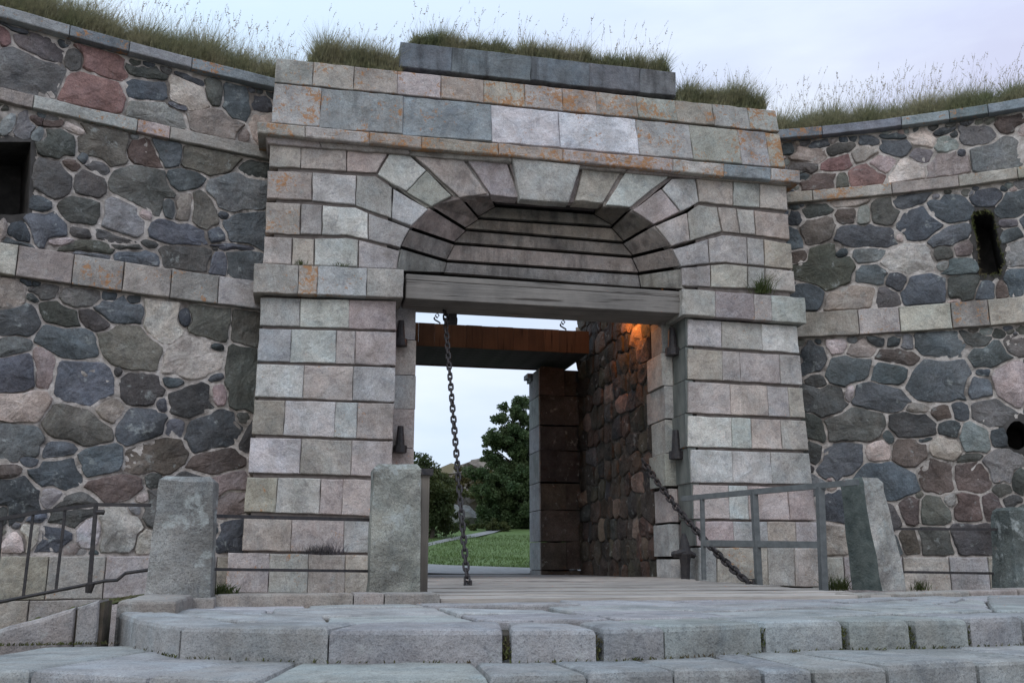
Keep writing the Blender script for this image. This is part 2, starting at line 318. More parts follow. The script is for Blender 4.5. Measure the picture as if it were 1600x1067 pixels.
B2=parse('''165,195,95,95,k;255,148,65,50,P;340,160,115,55,p;400,130,60,30,k;455,130,60,30,k;505,132,50,45,g;630,145,165,80,K;755,117,85,45,b;805,182,155,85,K;900,140,90,65,B;470,180,165,62,r;290,225,175,105,K;445,238,135,85,K;630,262,235,160,K;785,235,65,40,k;770,292,115,95,K;
 180,270,70,55,b;210,335,145,115,b;410,330,205,95,K;297,312,35,60,W;885,275,140,150,P;540,365,90,40,p;632,382,85,65,r;700,375,60,70,k;320,427,215,115,B;522,425,175,95,b;660,440,85,65,k;815,382,145,115,V;170,437,65,105,b;175,525,60,85,b;272,547,160,115,K;400,525,105,75,P;512,525,115,95,r;
 437,470,35,50,k;650,510,105,85,P;755,475,110,115,g;842,472,85,75,K;570,480,65,22,k;735,545,95,35,b;860,570,130,120,G;915,620,60,105,b;430,622,195,115,K;618,612,120,110,r;735,612,125,105,r;850,660,60,40,b;515,732,75,95,r;605,737,95,95,B;665,700,50,40,G;730,722,100,95,r;810,722,65,85,r;890,700,70,40,b;
 515,850,65,85,r;610,850,105,105,b;770,842,180,95,b;240,735,90,110,k;240,840,100,110,P;890,800,80,100,b;980,520,80,110,K;980,640,90,110,b;980,380,80,120,K;390,760,180,90,b;400,860,160,90,K''',1200,480,.431)

def angular(P,tol):
    # keep the corners that matter: straight hewn edges between them
    n=len(P)
    def dp(a,b):
        if b-a<2: return []
        A=P[a%n];B=P[b%n]; d=B-A; l=np.linalg.norm(d)+1e-9; best=0;bi=None
        for i in range(a+1,b):
            q=P[i%n]-A; h=abs(d[0]*q[1]-d[1]*q[0])/l
            if h>best: best=h;bi=i
        if best<tol: return []
        return dp(a,bi)+[bi]+dp(bi,b)
    c=sum(P)/n; i0=int(np.argmax([np.linalg.norm(p-c) for p in P])); i1=i0+max(range(2,n-2),key=lambda k:np.linalg.norm(P[(i0+k)%n]-P[i0]))
    idx=[i0]+dp(i0,i1)+[i1]+dp(i1,i0+n); Q=[P[i%n] for i in idx]
    out=[]
    m=len(Q)
    for i in range(m):      # knock the corners off a little
        a,b,c_=Q[i-1],Q[i],Q[(i+1)%m]; k=random.uniform(.03,.10); out+= [b+(a-b)*k,b+(c_-b)*k]
    return out
def mortar_sheet(wall,parent,voids,zlo,zhi):
    du=.045; nu=int(wall.L/du); nz=int((zhi-zlo)/du); V=[];idx={};Fc=[]
    def inside(u,z):
        for vp in voids:
            n=len(vp); c=False
            for i in range(n):
                (x1,y1),(x2,y2)=vp[i],vp[(i+1)%n]
                if (y1>z)!=(y2>z) and u<(x2-x1)*(z-y1)/(y2-y1)+x1: c=not c
            if c: return True
        return False
    g=rng.normal(0,.006,(nu+1,nz+1))
    for i in range(nu+1):
        for j in range(nz+1):
            u=i*du;z=zlo+(zhi-zlo)*j/nz; idx[i,j]=len(V); V.append(wall.P(u,z,g[i,j]-.004))
    for i in range(nu):
        for j in range(nz):
            if any(inside((i+a_)*du,zlo+(zhi-zlo)*(j+b_)/nz) for a_,b_ in ((.5,.5),(0,0),(1,0),(0,1),(1,1))): continue
            Fc.append((idx[i,j],idx[i+1,j],idx[i+1,j+1],idx[i,j+1]))
    return mk('mortar_bed',V,Fc,m_mortar,parent,smooth=True)

def th_(s):      # every stone sits a little turned
    return 0. if s[4]=='VOID' else .42*math.sin(s[0]*57.3+s[1]*91.7)*min(1.,1.6*s[3]/s[2] if s[2]>s[3] else 1.)
def rubble(wall,seeds_px,zr,parent,voids,fill=True,extra=True,ubound=None):
    z0,z1=zr; seeds=[]
    for (x,y,w,h,c) in seeds_px:
        u,z=wall.uv((x,y)); u2,_=wall.uv((x+w/2,y)); u1,_=wall.uv((x-w/2,y)); _,za=wall.uv((x,y-h/2)); _,zb=wall.uv((x,y+h/2))
        seeds.append([u,z,max(.03,abs(u2-u1)/2),max(.025,abs(za-zb)/2),c,0])
    for vp in voids:     # openings keep the stones out
        us=[p[0] for p in vp]; zs=[p[1] for p in vp]
        if max(zs)<z0 or min(zs)>z1: continue
        seeds.append([(min(us)+max(us))/2,(min(zs)+max(zs))/2,(max(us)-min(us))/2*1.05,(max(zs)-min(zs))/2*1.05,'VOID',0])
    umin,umax=0.02,wall.L-.02
    S0=np.array([[s[0],s[1],s[2],s[3]] for s in seeds])
    TH=lambda: np.array([th_(s) for s in seeds])
    def mind(u,z,skip=None):
        d=np.abs((u-S0[:,0])/S0[:,2])**2.4+np.abs((z-S0[:,1])/S0[:,3])**2.4; return d
    if extra:            # where the photograph's edge cuts the wall, it goes on in the same manner
        for zz in np.arange(z0+.12,z1,.27):
            for uu in np.arange(umin,umax,.36):
                u=uu+random.uniform(-.09,.09); z=zz+random.uniform(-.06,.06)
                if mind(u,z).min()**(1/2.4)>2.0:
                    seeds.append([u,z,random.uniform(.13,.22),random.uniform(.09,.14),random.choice('KKKbbBBgrGPO'),0]); S0=np.array([[s[0],s[1],s[2],s[3]] for s in seeds])
    if fill:             # chips wedged into wide joints
        for _ in range(1500):
            u=random.uniform(umin,umax); z=random.uniform(z0+.03,z1-.03); d=mind(u,z).min()**(1/2.4)
            if d>1.38:
                a=random.uniform(.02,.048); seeds.append([u,z,a*1.3,a,random.choice('kKbBgpG'),1]); S0=np.array([[s[0],s[1],s[2],s[3]] for s in seeds])
    NA=32; TA=TH(); CT,SN=np.cos(TA),np.sin(TA)
    for i,(u,z,w,h,c,sm) in enumerate(seeds):
        if c=='VOID': continue
        ang=[2*math.pi*(k+random.uniform(-.25,.25))/NA for k in range(NA)]; R_=[]
        tilt=0
        for a in ang:
            dx_,dy_=math.cos(a)*w,math.sin(a)*h; dx,dy=dx_*CT[i]-dy_*SN[i],dx_*SN[i]+dy_*CT[i]
            ts=np.linspace(.12,2.1,48); us=u+dx*ts; zs=z+dy*ts
            DU=us[:,None]-S0[:,0]; DZ=zs[:,None]-S0[:,1]; D=np.abs((DU*CT+DZ*SN)/S0[:,2])**2.4+np.abs((-DU*SN+DZ*CT)/S0[:,3])**2.4
            own=D[:,i].copy(); D[:,i]=1e9; ok=(own<D.min(1))&(zs>z0+.012)&(zs<z1-.006)&(us>umin)&(us<umax)
            # largest reach inside the stone's own cell; box-like cap
            cap=1.75/max(1e-6,(abs(math.cos(a))**3.4+abs(math.sin(a))**3.4)**(1/3.4))
            bad=np.where(~ok)[0]; t=ts[bad[0]-1] if len(bad) and bad[0]>0 else (ts[-1] if not len(bad) else .1)
            R_.append(min(t,cap))
        R2=[.94*R_[k]+.03*R_[k-1]+.03*R_[(k+1)%NA] for k in range(NA)]; gs=random.uniform(0,99)
        g=random.choice([.001,.003,.006,.012,.018]) if not sm else .002
        poly=[]
        for a,t in zip(ang,R2):
            px_,py_=math.cos(a)*w*t,math.sin(a)*h*t; px,py=px_*CT[i]-py_*SN[i],px_*SN[i]+py_*CT[i]; l=math.hypot(px,py); f=max(.3,(l-g-.016*max(0,.1+mnoise.noise(Vector((px*14+gs,py*14,gs)))))/l)*(1+random.uniform(-.015,.015)); poly.append(np.array([u+px*f,z+py*f]))
        poly=angular(poly,.06*math.sqrt(w*h))
        size=math.sqrt(w*h)
        if max(abs(p[0]-u) for p in poly)<.018 or max(abs(p[1]-z) for p in poly)<.014: continue
        v,f=prism(poly,wall.P,.05,bev=min(.016,size*.13),bulge=random.uniform(.002,.02),step=.06,jit=.0065,rough=.004 if sm else .012)
        # lift the face clear of the mortar
        lift=random.uniform(.008,.03) if not sm else .006
        mid=wall.P(u,z,lift)-wall.P(u,z,0); v=[p+mid for p in v]
        mk('rubble_stone',v,f,m_rub,parent,vary(tuple(x*1.15 for x in PAL[c]),.16,.05)+(0,))

def course(wall,z0,z1,joints,out,depth,name,mat,parent,cols,lich=.0,drop=None,bev=.012):
    for a,b in zip(joints[:-1],joints[1:]):
        poly=[(a+.004,z0),(b-.004,z0),(b-.004,z1),(a+.004,z1)]
        v,f=prism([np.array(p) for p in poly],lambda u,v_,o:wall.P(u,v_,out+o),depth,bev=bev,step=.16,jit=.004,rough=.003)
        c=vary(random.choice(cols),.12,.05); mk(name,v,f,mat,parent,c+(random.choice(lich) if isinstance(lich,(list,tuple)) else lich,))
def joints_px(wall,xs,y,end):
    us=sorted(wall.uv((x,y))[0] for x in xs)
    out=[.02]+[u for u in us if u>.05]
    while out[-1]<end-.5: out.append(min(end,out[-1]+random.uniform(.45,.85)))
    if out[-1]<end: out.append(end)
    return out
ASH={'p':(.365,.327,.307),'w':(.445,.438,.434),'g':(.335,.322,.313),'t':(.35,.314,.282),'b':(.365,.37,.372),'r':(.35,.30,.288),'B':(.255,.272,.292),'W':(.52,.53,.55),'d':(.27,.245,.235)}
def void_tube(wall,vp,depth,parent,name):
    n=len(vp); c=np.mean(np.array(vp),0); P=[np.array(p) for p in vp]
    O=[p+(p-c)/np.linalg.norm(p-c)*.10 for p in P]; V=[wall.P(p[0],p[1],-.004) for p in O]+[wall.P(p[0],p[1],.012) for p in P]+[wall.P(p[0],p[1],-depth) for p in P]
    Fc=[]
    for i in range(n):
        j=(i+1)%n; Fc+=[(i,j,n+j,n+i),(n+i,n+j,2*n+j,2*n+i)]
    Fc.append(tuple(2*n+i for i in range(n))); 
    mk(name,V,Fc,m_dark,parent)

def build_wall(wall,name,label,seedsets,voids_px,pxband,pxledge,pxcap,loc):
    t=thing(name,label,'wall',loc)
    voids=[[wall.uv(p) for p in vp] for vp in voids_px]
    mortar_sheet(wall,t,voids,-1.6,Z_C0)
    (s1,s2,s3)=seedsets
    rubble(wall,s1,(Z_L1,Z_C0),t,voids); rubble(wall,s2,(Z_B1,Z_L0),t,voids); rubble(wall,s3,(Z_BASE,Z_B0),t,voids)
    Lg=wall.L-.02
    course(wall,Z_B0,Z_B1,joints_px(wall,*pxband,Lg),.085,.2,'band_stone',m_ash,t,[ASH['p'],ASH['g'],(.31,.285,.27),ASH['d'],(.30,.275,.265)],[0,0,.1,.3])
    course(wall,Z_L0,Z_L1,joints_px(wall,*pxledge,Lg),.075,.2,'ledge_stone',m_ash,t,[ASH['d'],ASH['g'],ASH['t']],[0,.2,.4])
    course(wall,Z_C0,Z_C1,joints_px(wall,*pxcap,Lg),.12,.5,'coping_stone',m_gran,t,[(.22,.235,.255),(.25,.265,.285),(.2,.215,.235)],[0,0,.3])
    for z0,z1 in ((Z_BASE-.42,Z_BASE),(Z_BASE-.9,Z_BASE-.425),(Z_BASE-1.9,Z_BASE-.905)):
        j=[.02]
        while j[-1]<Lg-.8: j.append(j[-1]+random.uniform(.4,.75))
        j.append(Lg); course(wall,z0,z1,j,.05,.1,'base_block',m_ash,t,[ASH['p'],ASH['g'],ASH['t']],[0,.05])
    for vp in voids: void_tube(wall,vp,.75,t,'loophole')
    return t,voids
left_wall,vL=build_wall(WL,'fortress_wall','curved dark rubble wall with a square dark opening, left of the gate',(A1,A1m+A1n,A2+A3),
  [[(-30,222),(47,221),(46,262),(43,333),(20,336),(-30,332)]],([18,107,187,262,337],460),([47,213,264],190),([195,296],110),(-4.8,0,-1.6))
right_wall,vR=build_wall(WR,'fortress_wall','curved rubble wall with a narrow mossy slit and round hole, right of the gate',(B1,B1m,B2),
  [[(1518,336),(1526,331),(1540,328),(1552,334),(1557,358),(1563,384),(1571,410),(1562,428),(1546,430),(1531,428),(1529,396),(1526,370),(1520,352)],
   [(1590+18*math.cos(a*math.pi/7),680+23*math.sin(a*math.pi/7)) for a in range(14)]],([1341,1405,1486,1545],490),([1270,1395,1500],300),([1284,1409,1485,1548],205),(5.9,0,-1.6))
# dark moss fringe hanging in the slit
V=[];Fc=[]
uz=vR[0]
for i in range(len(uz)):
    a=np.array(uz[i]);b=np.array(uz[(i+1)%len(uz)])
    for k in range(40):
        q=a+(b-a)*random.random(); base=WR.P(q[0],q[1],random.uniform(-.06,.03)); d=np.array([random.uniform(-.045,.045),random.uniform(-.04,.0),random.uniform(-.07,.05)])
        s=np.array([random.uniform(-.012,.012),0,random.uniform(-.012,.012)]); n=len(V); V+=[base-s,base+s,base+d]; Fc.append((n,n+1,n+2))
mk('moss_fringe',V,Fc,m_moss,right_wall)

# ================================================================== gate building
gate=thing('stone_gate','pale ashlar gate front with rusticated piers, arch and cornice between the rubble walls','gate',(.4,.5,-1.6))
def blk(px,Y=0.,depth=.5,col='g',lich=0.,name='ashlar_block',mat=None,bev=.012,a=.09,parent=None,jit=.0035,gap=.0012):
    P=[onY(p,Y) for p in px]; poly=[np.array([p[0],p[2]]) for p in P]; poly=inset_ccw(poly,gap)
    v,f=prism(poly,planeY(Y),depth,bev=bev,jit=jit*1.6,rough=.005)
    return mk(name,v,f,mat or m_ash,parent or gate,vary(ASH[col] if isinstance(col,str) else col,a,.04)+(lich,))
def inset_ccw(p,d): return inset(p,d)
def row(t,tl,tr,bl,br,joints,cols=None,Y=0.,depth=.5,lich=None,grow=0,**kw):
    tl,tr,bl,br=[t(*q) for q in (tl,tr,bl,br)]; tl,tr=[(q[0],q[1]-grow) for q in (tl,tr)]; bl,br=[(q[0],q[1]+grow) for q in (bl,br)]; xm0=(tl[0]+bl[0])/2; xm1=(tr[0]+br[0])/2
    js=[0]+[ (t(j,0)[0]-xm0)/(xm1-xm0) for j in joints]+[1]
    for i in range(len(js)-1):
        a,b=js[i],js[i+1]; c=cols[i%len(cols)] if cols else random.choice('pgwtg'); l=(lich[i%len(lich)] if lich else random.choice([0,0,0,.03]))
        blk([lerp(tl,tr,a),lerp(tl,tr,b),lerp(bl,br,b),lerp(bl,br,a)],Y,depth,c,l,**kw)
I_=T(0,0,1); t4=T(380,40,.3374); t5=T(800,40,.356); t6=T(380,380,.356); t9=T(980,440,.4685); t7=T(600,280,.3937)
# parapet courses and slab
row(I_,(432,91),(1212,173),(429,128),(1218,206),[489,553,621,689,756,820,879,932,996,1057,1115,1170],'gptgtpptpgtgg',lich=[.2,.4,.4,.35,.3,.6,.5,.55,.45,.4,.3,.3,.6],Y=.02)
row(I_,(429,130),(1218,209),(424,192),(1228,262),[501,630,768,874,996,1080,1156,1200],'bBBWWgggt',lich=[.35,.22,.12,.05,.1,.35,.3,.45,.65],Y=.02)
row(I_,(626,65),(1056,113),(623,104),(1056,150),[706,830,921,1000],[(.15,.16,.175)]*5,Y=.05,depth=1.1,name='parapet_slab',mat=m_slab,a=.05,gap=.0002)
# cornice: weathered blocks that overhang
row(I_,(402,190),(1251,266),(402,208),(1251,286),[477,577,659,779,880,1052,1132,1205],'tgtttpgBg',lich=[.3,.35,.4,.6,.3,.55,.4,.1,.5],Y=-.13,depth=.64,name='cornice_block',bev=.02)
row(I_,(412,209),(1243,284),(418,224),(1236,290),[500,640,800,980,1100],'dddddd',Y=-.045,depth=.5,name='cornice_moulding',bev=.02)
# course under the cornice, left
def poly(t,pts,col,lich=0,**kw): return blk([t(*p) for p in pts],0.,.22,col,lich,**kw)
for pts,c in (([(124,538),(266,548),(265,659),(119,654)],'p'),([(269,548),(480,562),(478,674),(268,659)],'p'),([(483,562),(680,575),(618,680),(481,674)],'p'),
  ([(686,575),(742,577),(848,670),(757,766),(690,735),(622,690)],'w'),([(851,672),(966,788),(872,838),(757,769)],'g'),
  ([(772,585),(1005,603),(1130,778),(1003,796)],'p'),([(1022,606),(1214,618),(1276,795),(1150,783)],'g'),([(1224,618),(1262,622),(1292,792),(1284,795)],'d'),
  ([(112,672),(319,680),(317,808),(108,800)],'t'),([(322,680),(523,694),(520,829),(320,810)],'w'),([(526,694),(614,699),(690,750),(686,890),(523,832)],'g'),([(695,755),(857,850),(780,926),(689,893)],'w'),
  ([(106,818),(266,824),(262,966),(102,960)],'t'),([(270,825),(365,831),(362,966),(265,964)],'g'),([(370,832),(520,843),(577,868),(578,988),(478,968),(365,967)],'w'),([(582,870),(772,940),(727,1026),(581,990)],'g'),
  ([(98,976),(226,982),(222,1106),(90,1102)],'p'),([(230,982),(328,988),(326,1110),(225,1106)],'p'),([(332,986),(478,983),(532,992),(530,1118),(330,1110)],'w'),([(537,993),(724,1043),(712,1128),(534,1120)],'g')):
    poly(t4,pts,c,{'t':.28}.get(c,0.) if c=='t' else 0)
blk([(800,246),(908,257),(889,317),(813,311)],-.09,.16,'g',0,name='keystone',bev=.025)
for pts,c in (([(312,610),(488,630),(398,778),(275,770)],'p'),([(505,636),(693,658),(520,797),(412,788)],'w'),
  ([(703,672),(803,668),(820,774),(742,815),(660,716)],'w'),([(655,718),(738,817),(622,870),(530,810)],'p'),
  ([(808,668),(970,680),(970,790),(823,774)],'p'),([(973,680),(1086,690),(1087,798),(973,790)],'b'),([(1089,690),(1205,704),(1211,812),(1090,798)],'p'),
  ([(632,880),(768,822),(782,944),(702,966)],'p'),([(772,820),(822,787),(900,797),(921,903),(785,943)],'g'),([(904,797),(984,803),(1000,910),(926,903)],'p'),([(988,803),(1062,810),(1070,918),(1004,911)],'g'),([(1065,811),(1213,828),(1220,940),(1073,919)],'t'),
  ([(706,982),(860,937),(866,1044),(742,1056)],'g'),([(863,936),(924,920),(1030,928),(1034,1048),(938,1038),(869,1043)],'g'),([(1034,929),(1104,938),(1108,1054),(1037,1048)],'g'),([(1107,938),(1226,958),(1234,1066),(1111,1054)],'t'),
  ([(746,1063),(870,1052),(872,1145),(748,1140)],'g'),([(874,1052),(940,1046),(1034,1056),(1034,1152),(875,1146)],'p'),([(1037,1056),(1110,1064),(1112,1158),(1037,1152)],'g'),([(1113,1064),(1238,1078),(1246,1168),(1115,1158)],'p')):
    poly(t5,pts,c,.0)
# imposts
row(I_,(397,411),(631,421),(395,457),(630,465),[466,496,573],'gtbg',Y=-.1,depth=.6,name='impost_block',lich=[.15,.55,.1,0])
row(I_,(1066,451),(1258,465),(1066,492),(1261,505),[1118,1179,1206],'gdgb',Y=-.1,depth=.6,name='impost_block',lich=[.0,.15,.3,0])
# left pier
for a in (((75,240),(672,255),(72,357),(672,379),(250,465),'gwr'),((70,376),(672,392),(62,514),(670,534),(208,408,492),'bwgg'),((60,531),(668,548),(50,671),(665,694),(265,482),'wpb'),
          ((48,689),(665,705),(37,834),(658,859),(180,403,500),'twwp'),((32,855),(658,870),(22,1003),(652,1022),(252,475),'wpp')): row(t6,*a[:4],list(a[4]),a[5],grow=.8)
row(I_,(386,745),(612,750),(381,799),(610,807),[432,500,535],'twrp'); row(I_,(381,808),(610,813),(378,860),(609,864),[455,537],'ppg')
# plinth courses (lower ones stand in the ditch)
row(I_,(356,863),(612,868),(352,925),(612,930),[420,481,539],'pgpt',Y=-.06,depth=.56,name='plinth_block',lich=[.05,.1,0,.1])
row(I_,(350,928),(612,933),(346,992),(612,996),[440,520],'pgp',Y=-.06,depth=.56,name='plinth_block'); row(I_,(346,995),(612,999),(340,1120),(612,1120),[460,540],'ggg',Y=-.06,depth=.56,name='plinth_block')
# right pier
for a in (((203,127),(567,150),(203,211),(576,236),(315,450),'wgw'),((204,226),(578,249),(204,321),(586,342),(318,378,510),'pppg'),((204,336),(586,356),(204,434),(596,452),(345,470,540),'ppgp'),
          ((205,449),(596,466),(203,547),(606,560),(350,415,515),'wbpp'),((213,562),(607,574),(214,667),(618,673),(352,482),'wwg'),((222,678),(621,690),(224,788),(632,794),(340,405,540),'pwpp'),((230,800),(635,804),(234,878),(640,882),(355,470,565),'rbtg')):
    row(t9,*a[:4],list(a[4]),a[5],grow=1.1)
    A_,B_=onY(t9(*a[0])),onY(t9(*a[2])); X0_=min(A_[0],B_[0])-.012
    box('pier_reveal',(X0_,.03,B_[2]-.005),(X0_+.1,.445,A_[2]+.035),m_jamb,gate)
row(t9,(240,886),(656,888),(240,1010),(662,1018),[300,470,560],'gtgp',Y=-.06,depth=.56,name='plinth_block',lich=[0,.15,0,.1]); row(t9,(240,1014),(662,1022),(240,1150),(668,1150),[330,500],'ggg',Y=-.06,depth=.56,name='plinth_block'); row(t9,(240,1153),(668,1153),(240,1400),(672,1400),[330,500],'ggg',Y=-.06,depth=.56,name='plinth_block')
XJ=2.205   # inner face of the right pier
# solid core behind the blocks
parts=[boxvf((-2.78,.07,-1.6),(-1.42,.7,3.3)),boxvf((XJ+.2,.07,-1.6),(3.72,.7,3.3)),boxvf((-2.8,.1,3.3),(-1.62,.7,6.05)),boxvf((2.55,.1,3.3),(3.6,.7,6.05)),boxvf((-1.62,.12,5.0),(2.55,.7,6.05)),
       boxvf((-2.8,.7,3.9),(3.6,1.9,6.05)),boxvf((-2.9,.7,-1.6),(-1.25,1.9,3.9)),boxvf((2.2,.7,-1.6),(3.75,1.9,3.9))]
mk('core',*join(parts),m_dark,gate)
for a,b,c_,d in ((-2.87,-.1,-1.42,3.2),(-2.80,3.3,-1.5,5.1),(2.31,-.1,3.70,3.1),(2.4,3.3,3.66,5.1)): box('joint_bed',(a,.035,b),(c_,.068,d),m_jnt,gate)
for pts in ([(636,236),(642,236),(722,308),(714,312)],[(716,242),(726,243),(768,304),(760,304)],[(790,246),(800,246),(816,310),(808,310)],[(905,257),(914,258),(902,316),(887,316)],[(971,263),(984,264),(950,318),(938,320)],[(1044,273),(1056,274),(992,327),(980,327)],[(585,268),(600,270),(676,324),(664,326)],[(1026,346),(1014,352),(1090,312),(1098,312)]):
    blk(pts,.045,.12,'d',0,name='joint_fill',bev=.004)
# jamb stones: right quoins with a lit front and a pinker reveal
zq=[]
for ya,yb in ((145,235),(238,345),(348,455),(460,570),(572,680),(690,800),(808,915),(925,990)):
    za=onY(t9(145,ya),.45)[2]; zb=onY(t9(145,yb),.45)[2]; zq.append((zb,za))
xq=2.06
for i,(zb,za) in enumerate(zq):
    back=[.85,1.0,1.12,.95,1.02,.96,1.0,.98][i]
    xa=xq+[.0,-.015,.01,0,-.02,.015,0,.02][i]
    pl=[np.array(p) for p in ((xa,.455),(XJ-.02,.455),(XJ+.15,.6),(XJ+.15,back),(xa+.005,back))]
    v,f=prism(pl,lambda u,w,o:np.array([u,w,za+o]),za-zb,bev=.012,step=.3,jit=.003,rough=.002)
    mk('jamb_block',v,f,m_ash,gate,vary(ASH['gwgggpgw'[i]],.08)+(0,))
box('jamb_block',(xq+.02,.46,zq[0][1]+.004),(XJ+.1,.9,3.32),m_ash,gate,ASH['d']+(0,)); 
box('jamb_block',(xq,.46,-1.5),(XJ+.1,1.0,zq[-1][0]-.004),m_ash,gate,ASH['d']+(0,))
xl0=-1.43; ys=[470,531,586,639,700,760,820,880,905]
for i in range(len(ys)-1):
    za=onY((636,ys[i]),.45)[2];zb=onY((636,ys[i+1]),.45)[2]+.006; xr=onY((650-(ys[i]-490)*.012,ys[i]),.45)[0]+random.uniform(-.01,.01)
    pl=[np.array(p) for p in ((xl0,.455),(xr,.455),(xr,.95+.1*(i%2)),(xl0,.95+.1*(i%2)))]
    v,f=prism(pl,lambda u,w,o:np.array([u,w,za+o]),za-zb,bev=.01,step=.3,jit=.003,rough=.002); mk('jamb_block',v,f,m_ash,gate,vary(ASH['gpgpp'[i%5]],.08)+(0,))
# tympanum: boards set in a splayed niche, black gaps between the courses
YC=.45
aL=[(765,304),(719,308),(672,324),(641,357),(628,387),(620,424)]; cL=[t7(*p) for p in ((440,105),(375,155),(325,200),(280,255),(250,325),(240,372))]
aR=[(942,321),(985,328),(1021,352),(1049,386),(1063,418),(1067,452)]; cR=[t7(*p) for p in ((835,135),(905,190),(950,252),(985,308),(1010,375),(1018,430))]
def slab3(P,th,name,mat,col,parent=gate,back=(0,1,.0)):
    P=[np.array(p,float) for p in P]; n=len(P); nr=np.zeros(3)
    for i in range(n): nr+=np.cross(P[i],P[(i+1)%n])
    nr/=np.linalg.norm(nr); 
    if nr[1]>0: nr=-nr; P=P[::-1]
    c=sum(P)/n; I=[p+(c-p)/np.linalg.norm(c-p)*.012 for p in P]
    V=[p-nr*th for p in P]+[p-nr*.01 for p in P]+I; Fc=[(i,(i+1)%n,n+(i+1)%n,n+i) for i in range(n)]+[(n+i,n+(i+1)%n,2*n+(i+1)%n,2*n+i) for i in range(n)]+[tuple(range(2*n,3*n)),tuple(range(n-1,-1,-1))]
    return mk(name,V,Fc,mat,parent,col+(0,))
def dn(p,d): return (p[0],p[1]+d)
TC=(.25,.218,.196)
slab3([onY(dn(aL[0],-6),.1),onY((813,302),.1),onY((889,308),.1),onY(dn(aR[0],-6),.1),onY(dn(cR[0],-2),YC),onY(dn(cL[0],-2),YC)],.06,'tympanum_board',m_tym,(.10,.085,.085))
G=2.5
for k in range(1,6):
    lo=-G if k<5 else -1
    for pts in ([onY(dn(aL[k-1],G),.02),onY(dn(cL[k-1],G),YC),onY(dn(cL[k],lo),YC),onY(dn(aL[k],lo),.02)],
                [onY(dn(cL[k-1],G),YC),onY(dn(cR[k-1],G),YC),onY(dn(cR[k],lo),YC),onY(dn(cL[k],lo),YC)],
                [onY(dn(aR[k-1],G),.02),onY(dn(cR[k-1],G),YC),onY(dn(cR[k],lo),YC),onY(dn(aR[k],lo),.02)]):
        slab3(pts,.07,'tympanum_board',m_tym,vary(TC if k<5 else (.25,.23,.22),.15))
# lintel beams
lt=[onY(p,-.01) for p in ((633,427),(1065,455),(633,437),(1065,465),(633,466),(1065,490))]
def beam(z0a,z0b,z1a,z1b,xa,xb,y0,y1,name): 
    V=[(xa,y0,z0a),(xb,y0,z0b),(xb,y1,z0b),(xa,y1,z0a),(xa,y0,z1a),(xb,y0,z1b),(xb,y1,z1b),(xa,y1,z1a)]
    o=mk(name,V,boxvf((0,0,0),(1,1,1))[1],m_lint,gate)
    bm=o.modifiers.new('bevel','BEVEL'); bm.width=.012; bm.segments=2; return o
xa,xb=lt[0][0]+.012,lt[1][0]-.01
beam(lt[2][2]+.006,lt[3][2]+.006,lt[0][2],lt[1][2],xa,xb,0.0,.62,'lintel_beam')
beam(lt[4][2],lt[5][2],lt[2][2],lt[3][2],xa,xb,-.015,.62,'lintel_beam')
box('rear_wall',(xa,.64,3.3),(xb,.72,4.7),m_dark,gate)
# hinge pins in the jambs
def pin(p,Y,s,base=False):
    c=onY(p,Y); pr=[tube([c+[0,-.03,-.10*s],c+[0,-.03,.10*s]],[.042*s,.026*s],10),tube([c+[0,-.03,-.13*s],c+[0,-.03,-.07*s]],[.06*s,.06*s],10),boxvf(c+[-.03*s,-.03,-.12*s],c+[.03*s,.1,-.06*s])]
    mk('hinge_pin',*join(pr),m_iron,gate)
pin((626,519),.40,1.35); pin((625,684),.40,1.35); pin((1049,532),.33,1.55); pin((1055,692),.30,1.55)
c=onY((1068,868),.0)
mk('iron_bracket',*join([tube([c+[0,-.03,-.28],c+[0,-.04,-.1],c+[0,-.05,.02],c+[0,-.04,.12],c+[0,-.03,.22],c+[0,-.03,.26]],[.05,.055,.075,.06,.035,.015],12),tube([c+[-.12,-.04,.02],c+[-.02,-.07,.05],c+[.12,-.04,.0]],[.03,.05,.035],8),tube([c+[0,-.05,.02],c+[0,.3,.02]],[.04,.04],8)]),m_iron,gate)

# ================================================================== passage behind the gate
XP=2.10
passage=thing('passage_wall','dark brown rubble wall lining the right side of the gate passage','wall',(2.3,2.6,-1.5))
class Flat:      # wall facing -X, u runs towards the viewer
    def __init__(s,X,y0,y1): s.X=X;s.y0=y0;s.y1=y1;s.L=y1-y0
    def P(s,u,v,o=0.): return np.array([s.X-o,s.y0+u,v])
FP=Flat(XP,1.0,4.47)
V=[];Fc=[];nu,nz=50,70
for i in range(nu+1):
    for j in range(nz+1): V.append(FP.P(FP.L*i/nu,-1.5+5.9*j/nz,random.gauss(0,.01)-.012))
for i in range(nu):
    for j in range(nz): a=i*(nz+1)+j; Fc.append((a,a+1,a+nz+2,a+nz+1))
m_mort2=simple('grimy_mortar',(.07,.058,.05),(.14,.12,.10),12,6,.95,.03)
mk('mortar_bed',V,Fc,m_mort2,passage,smooth=True)
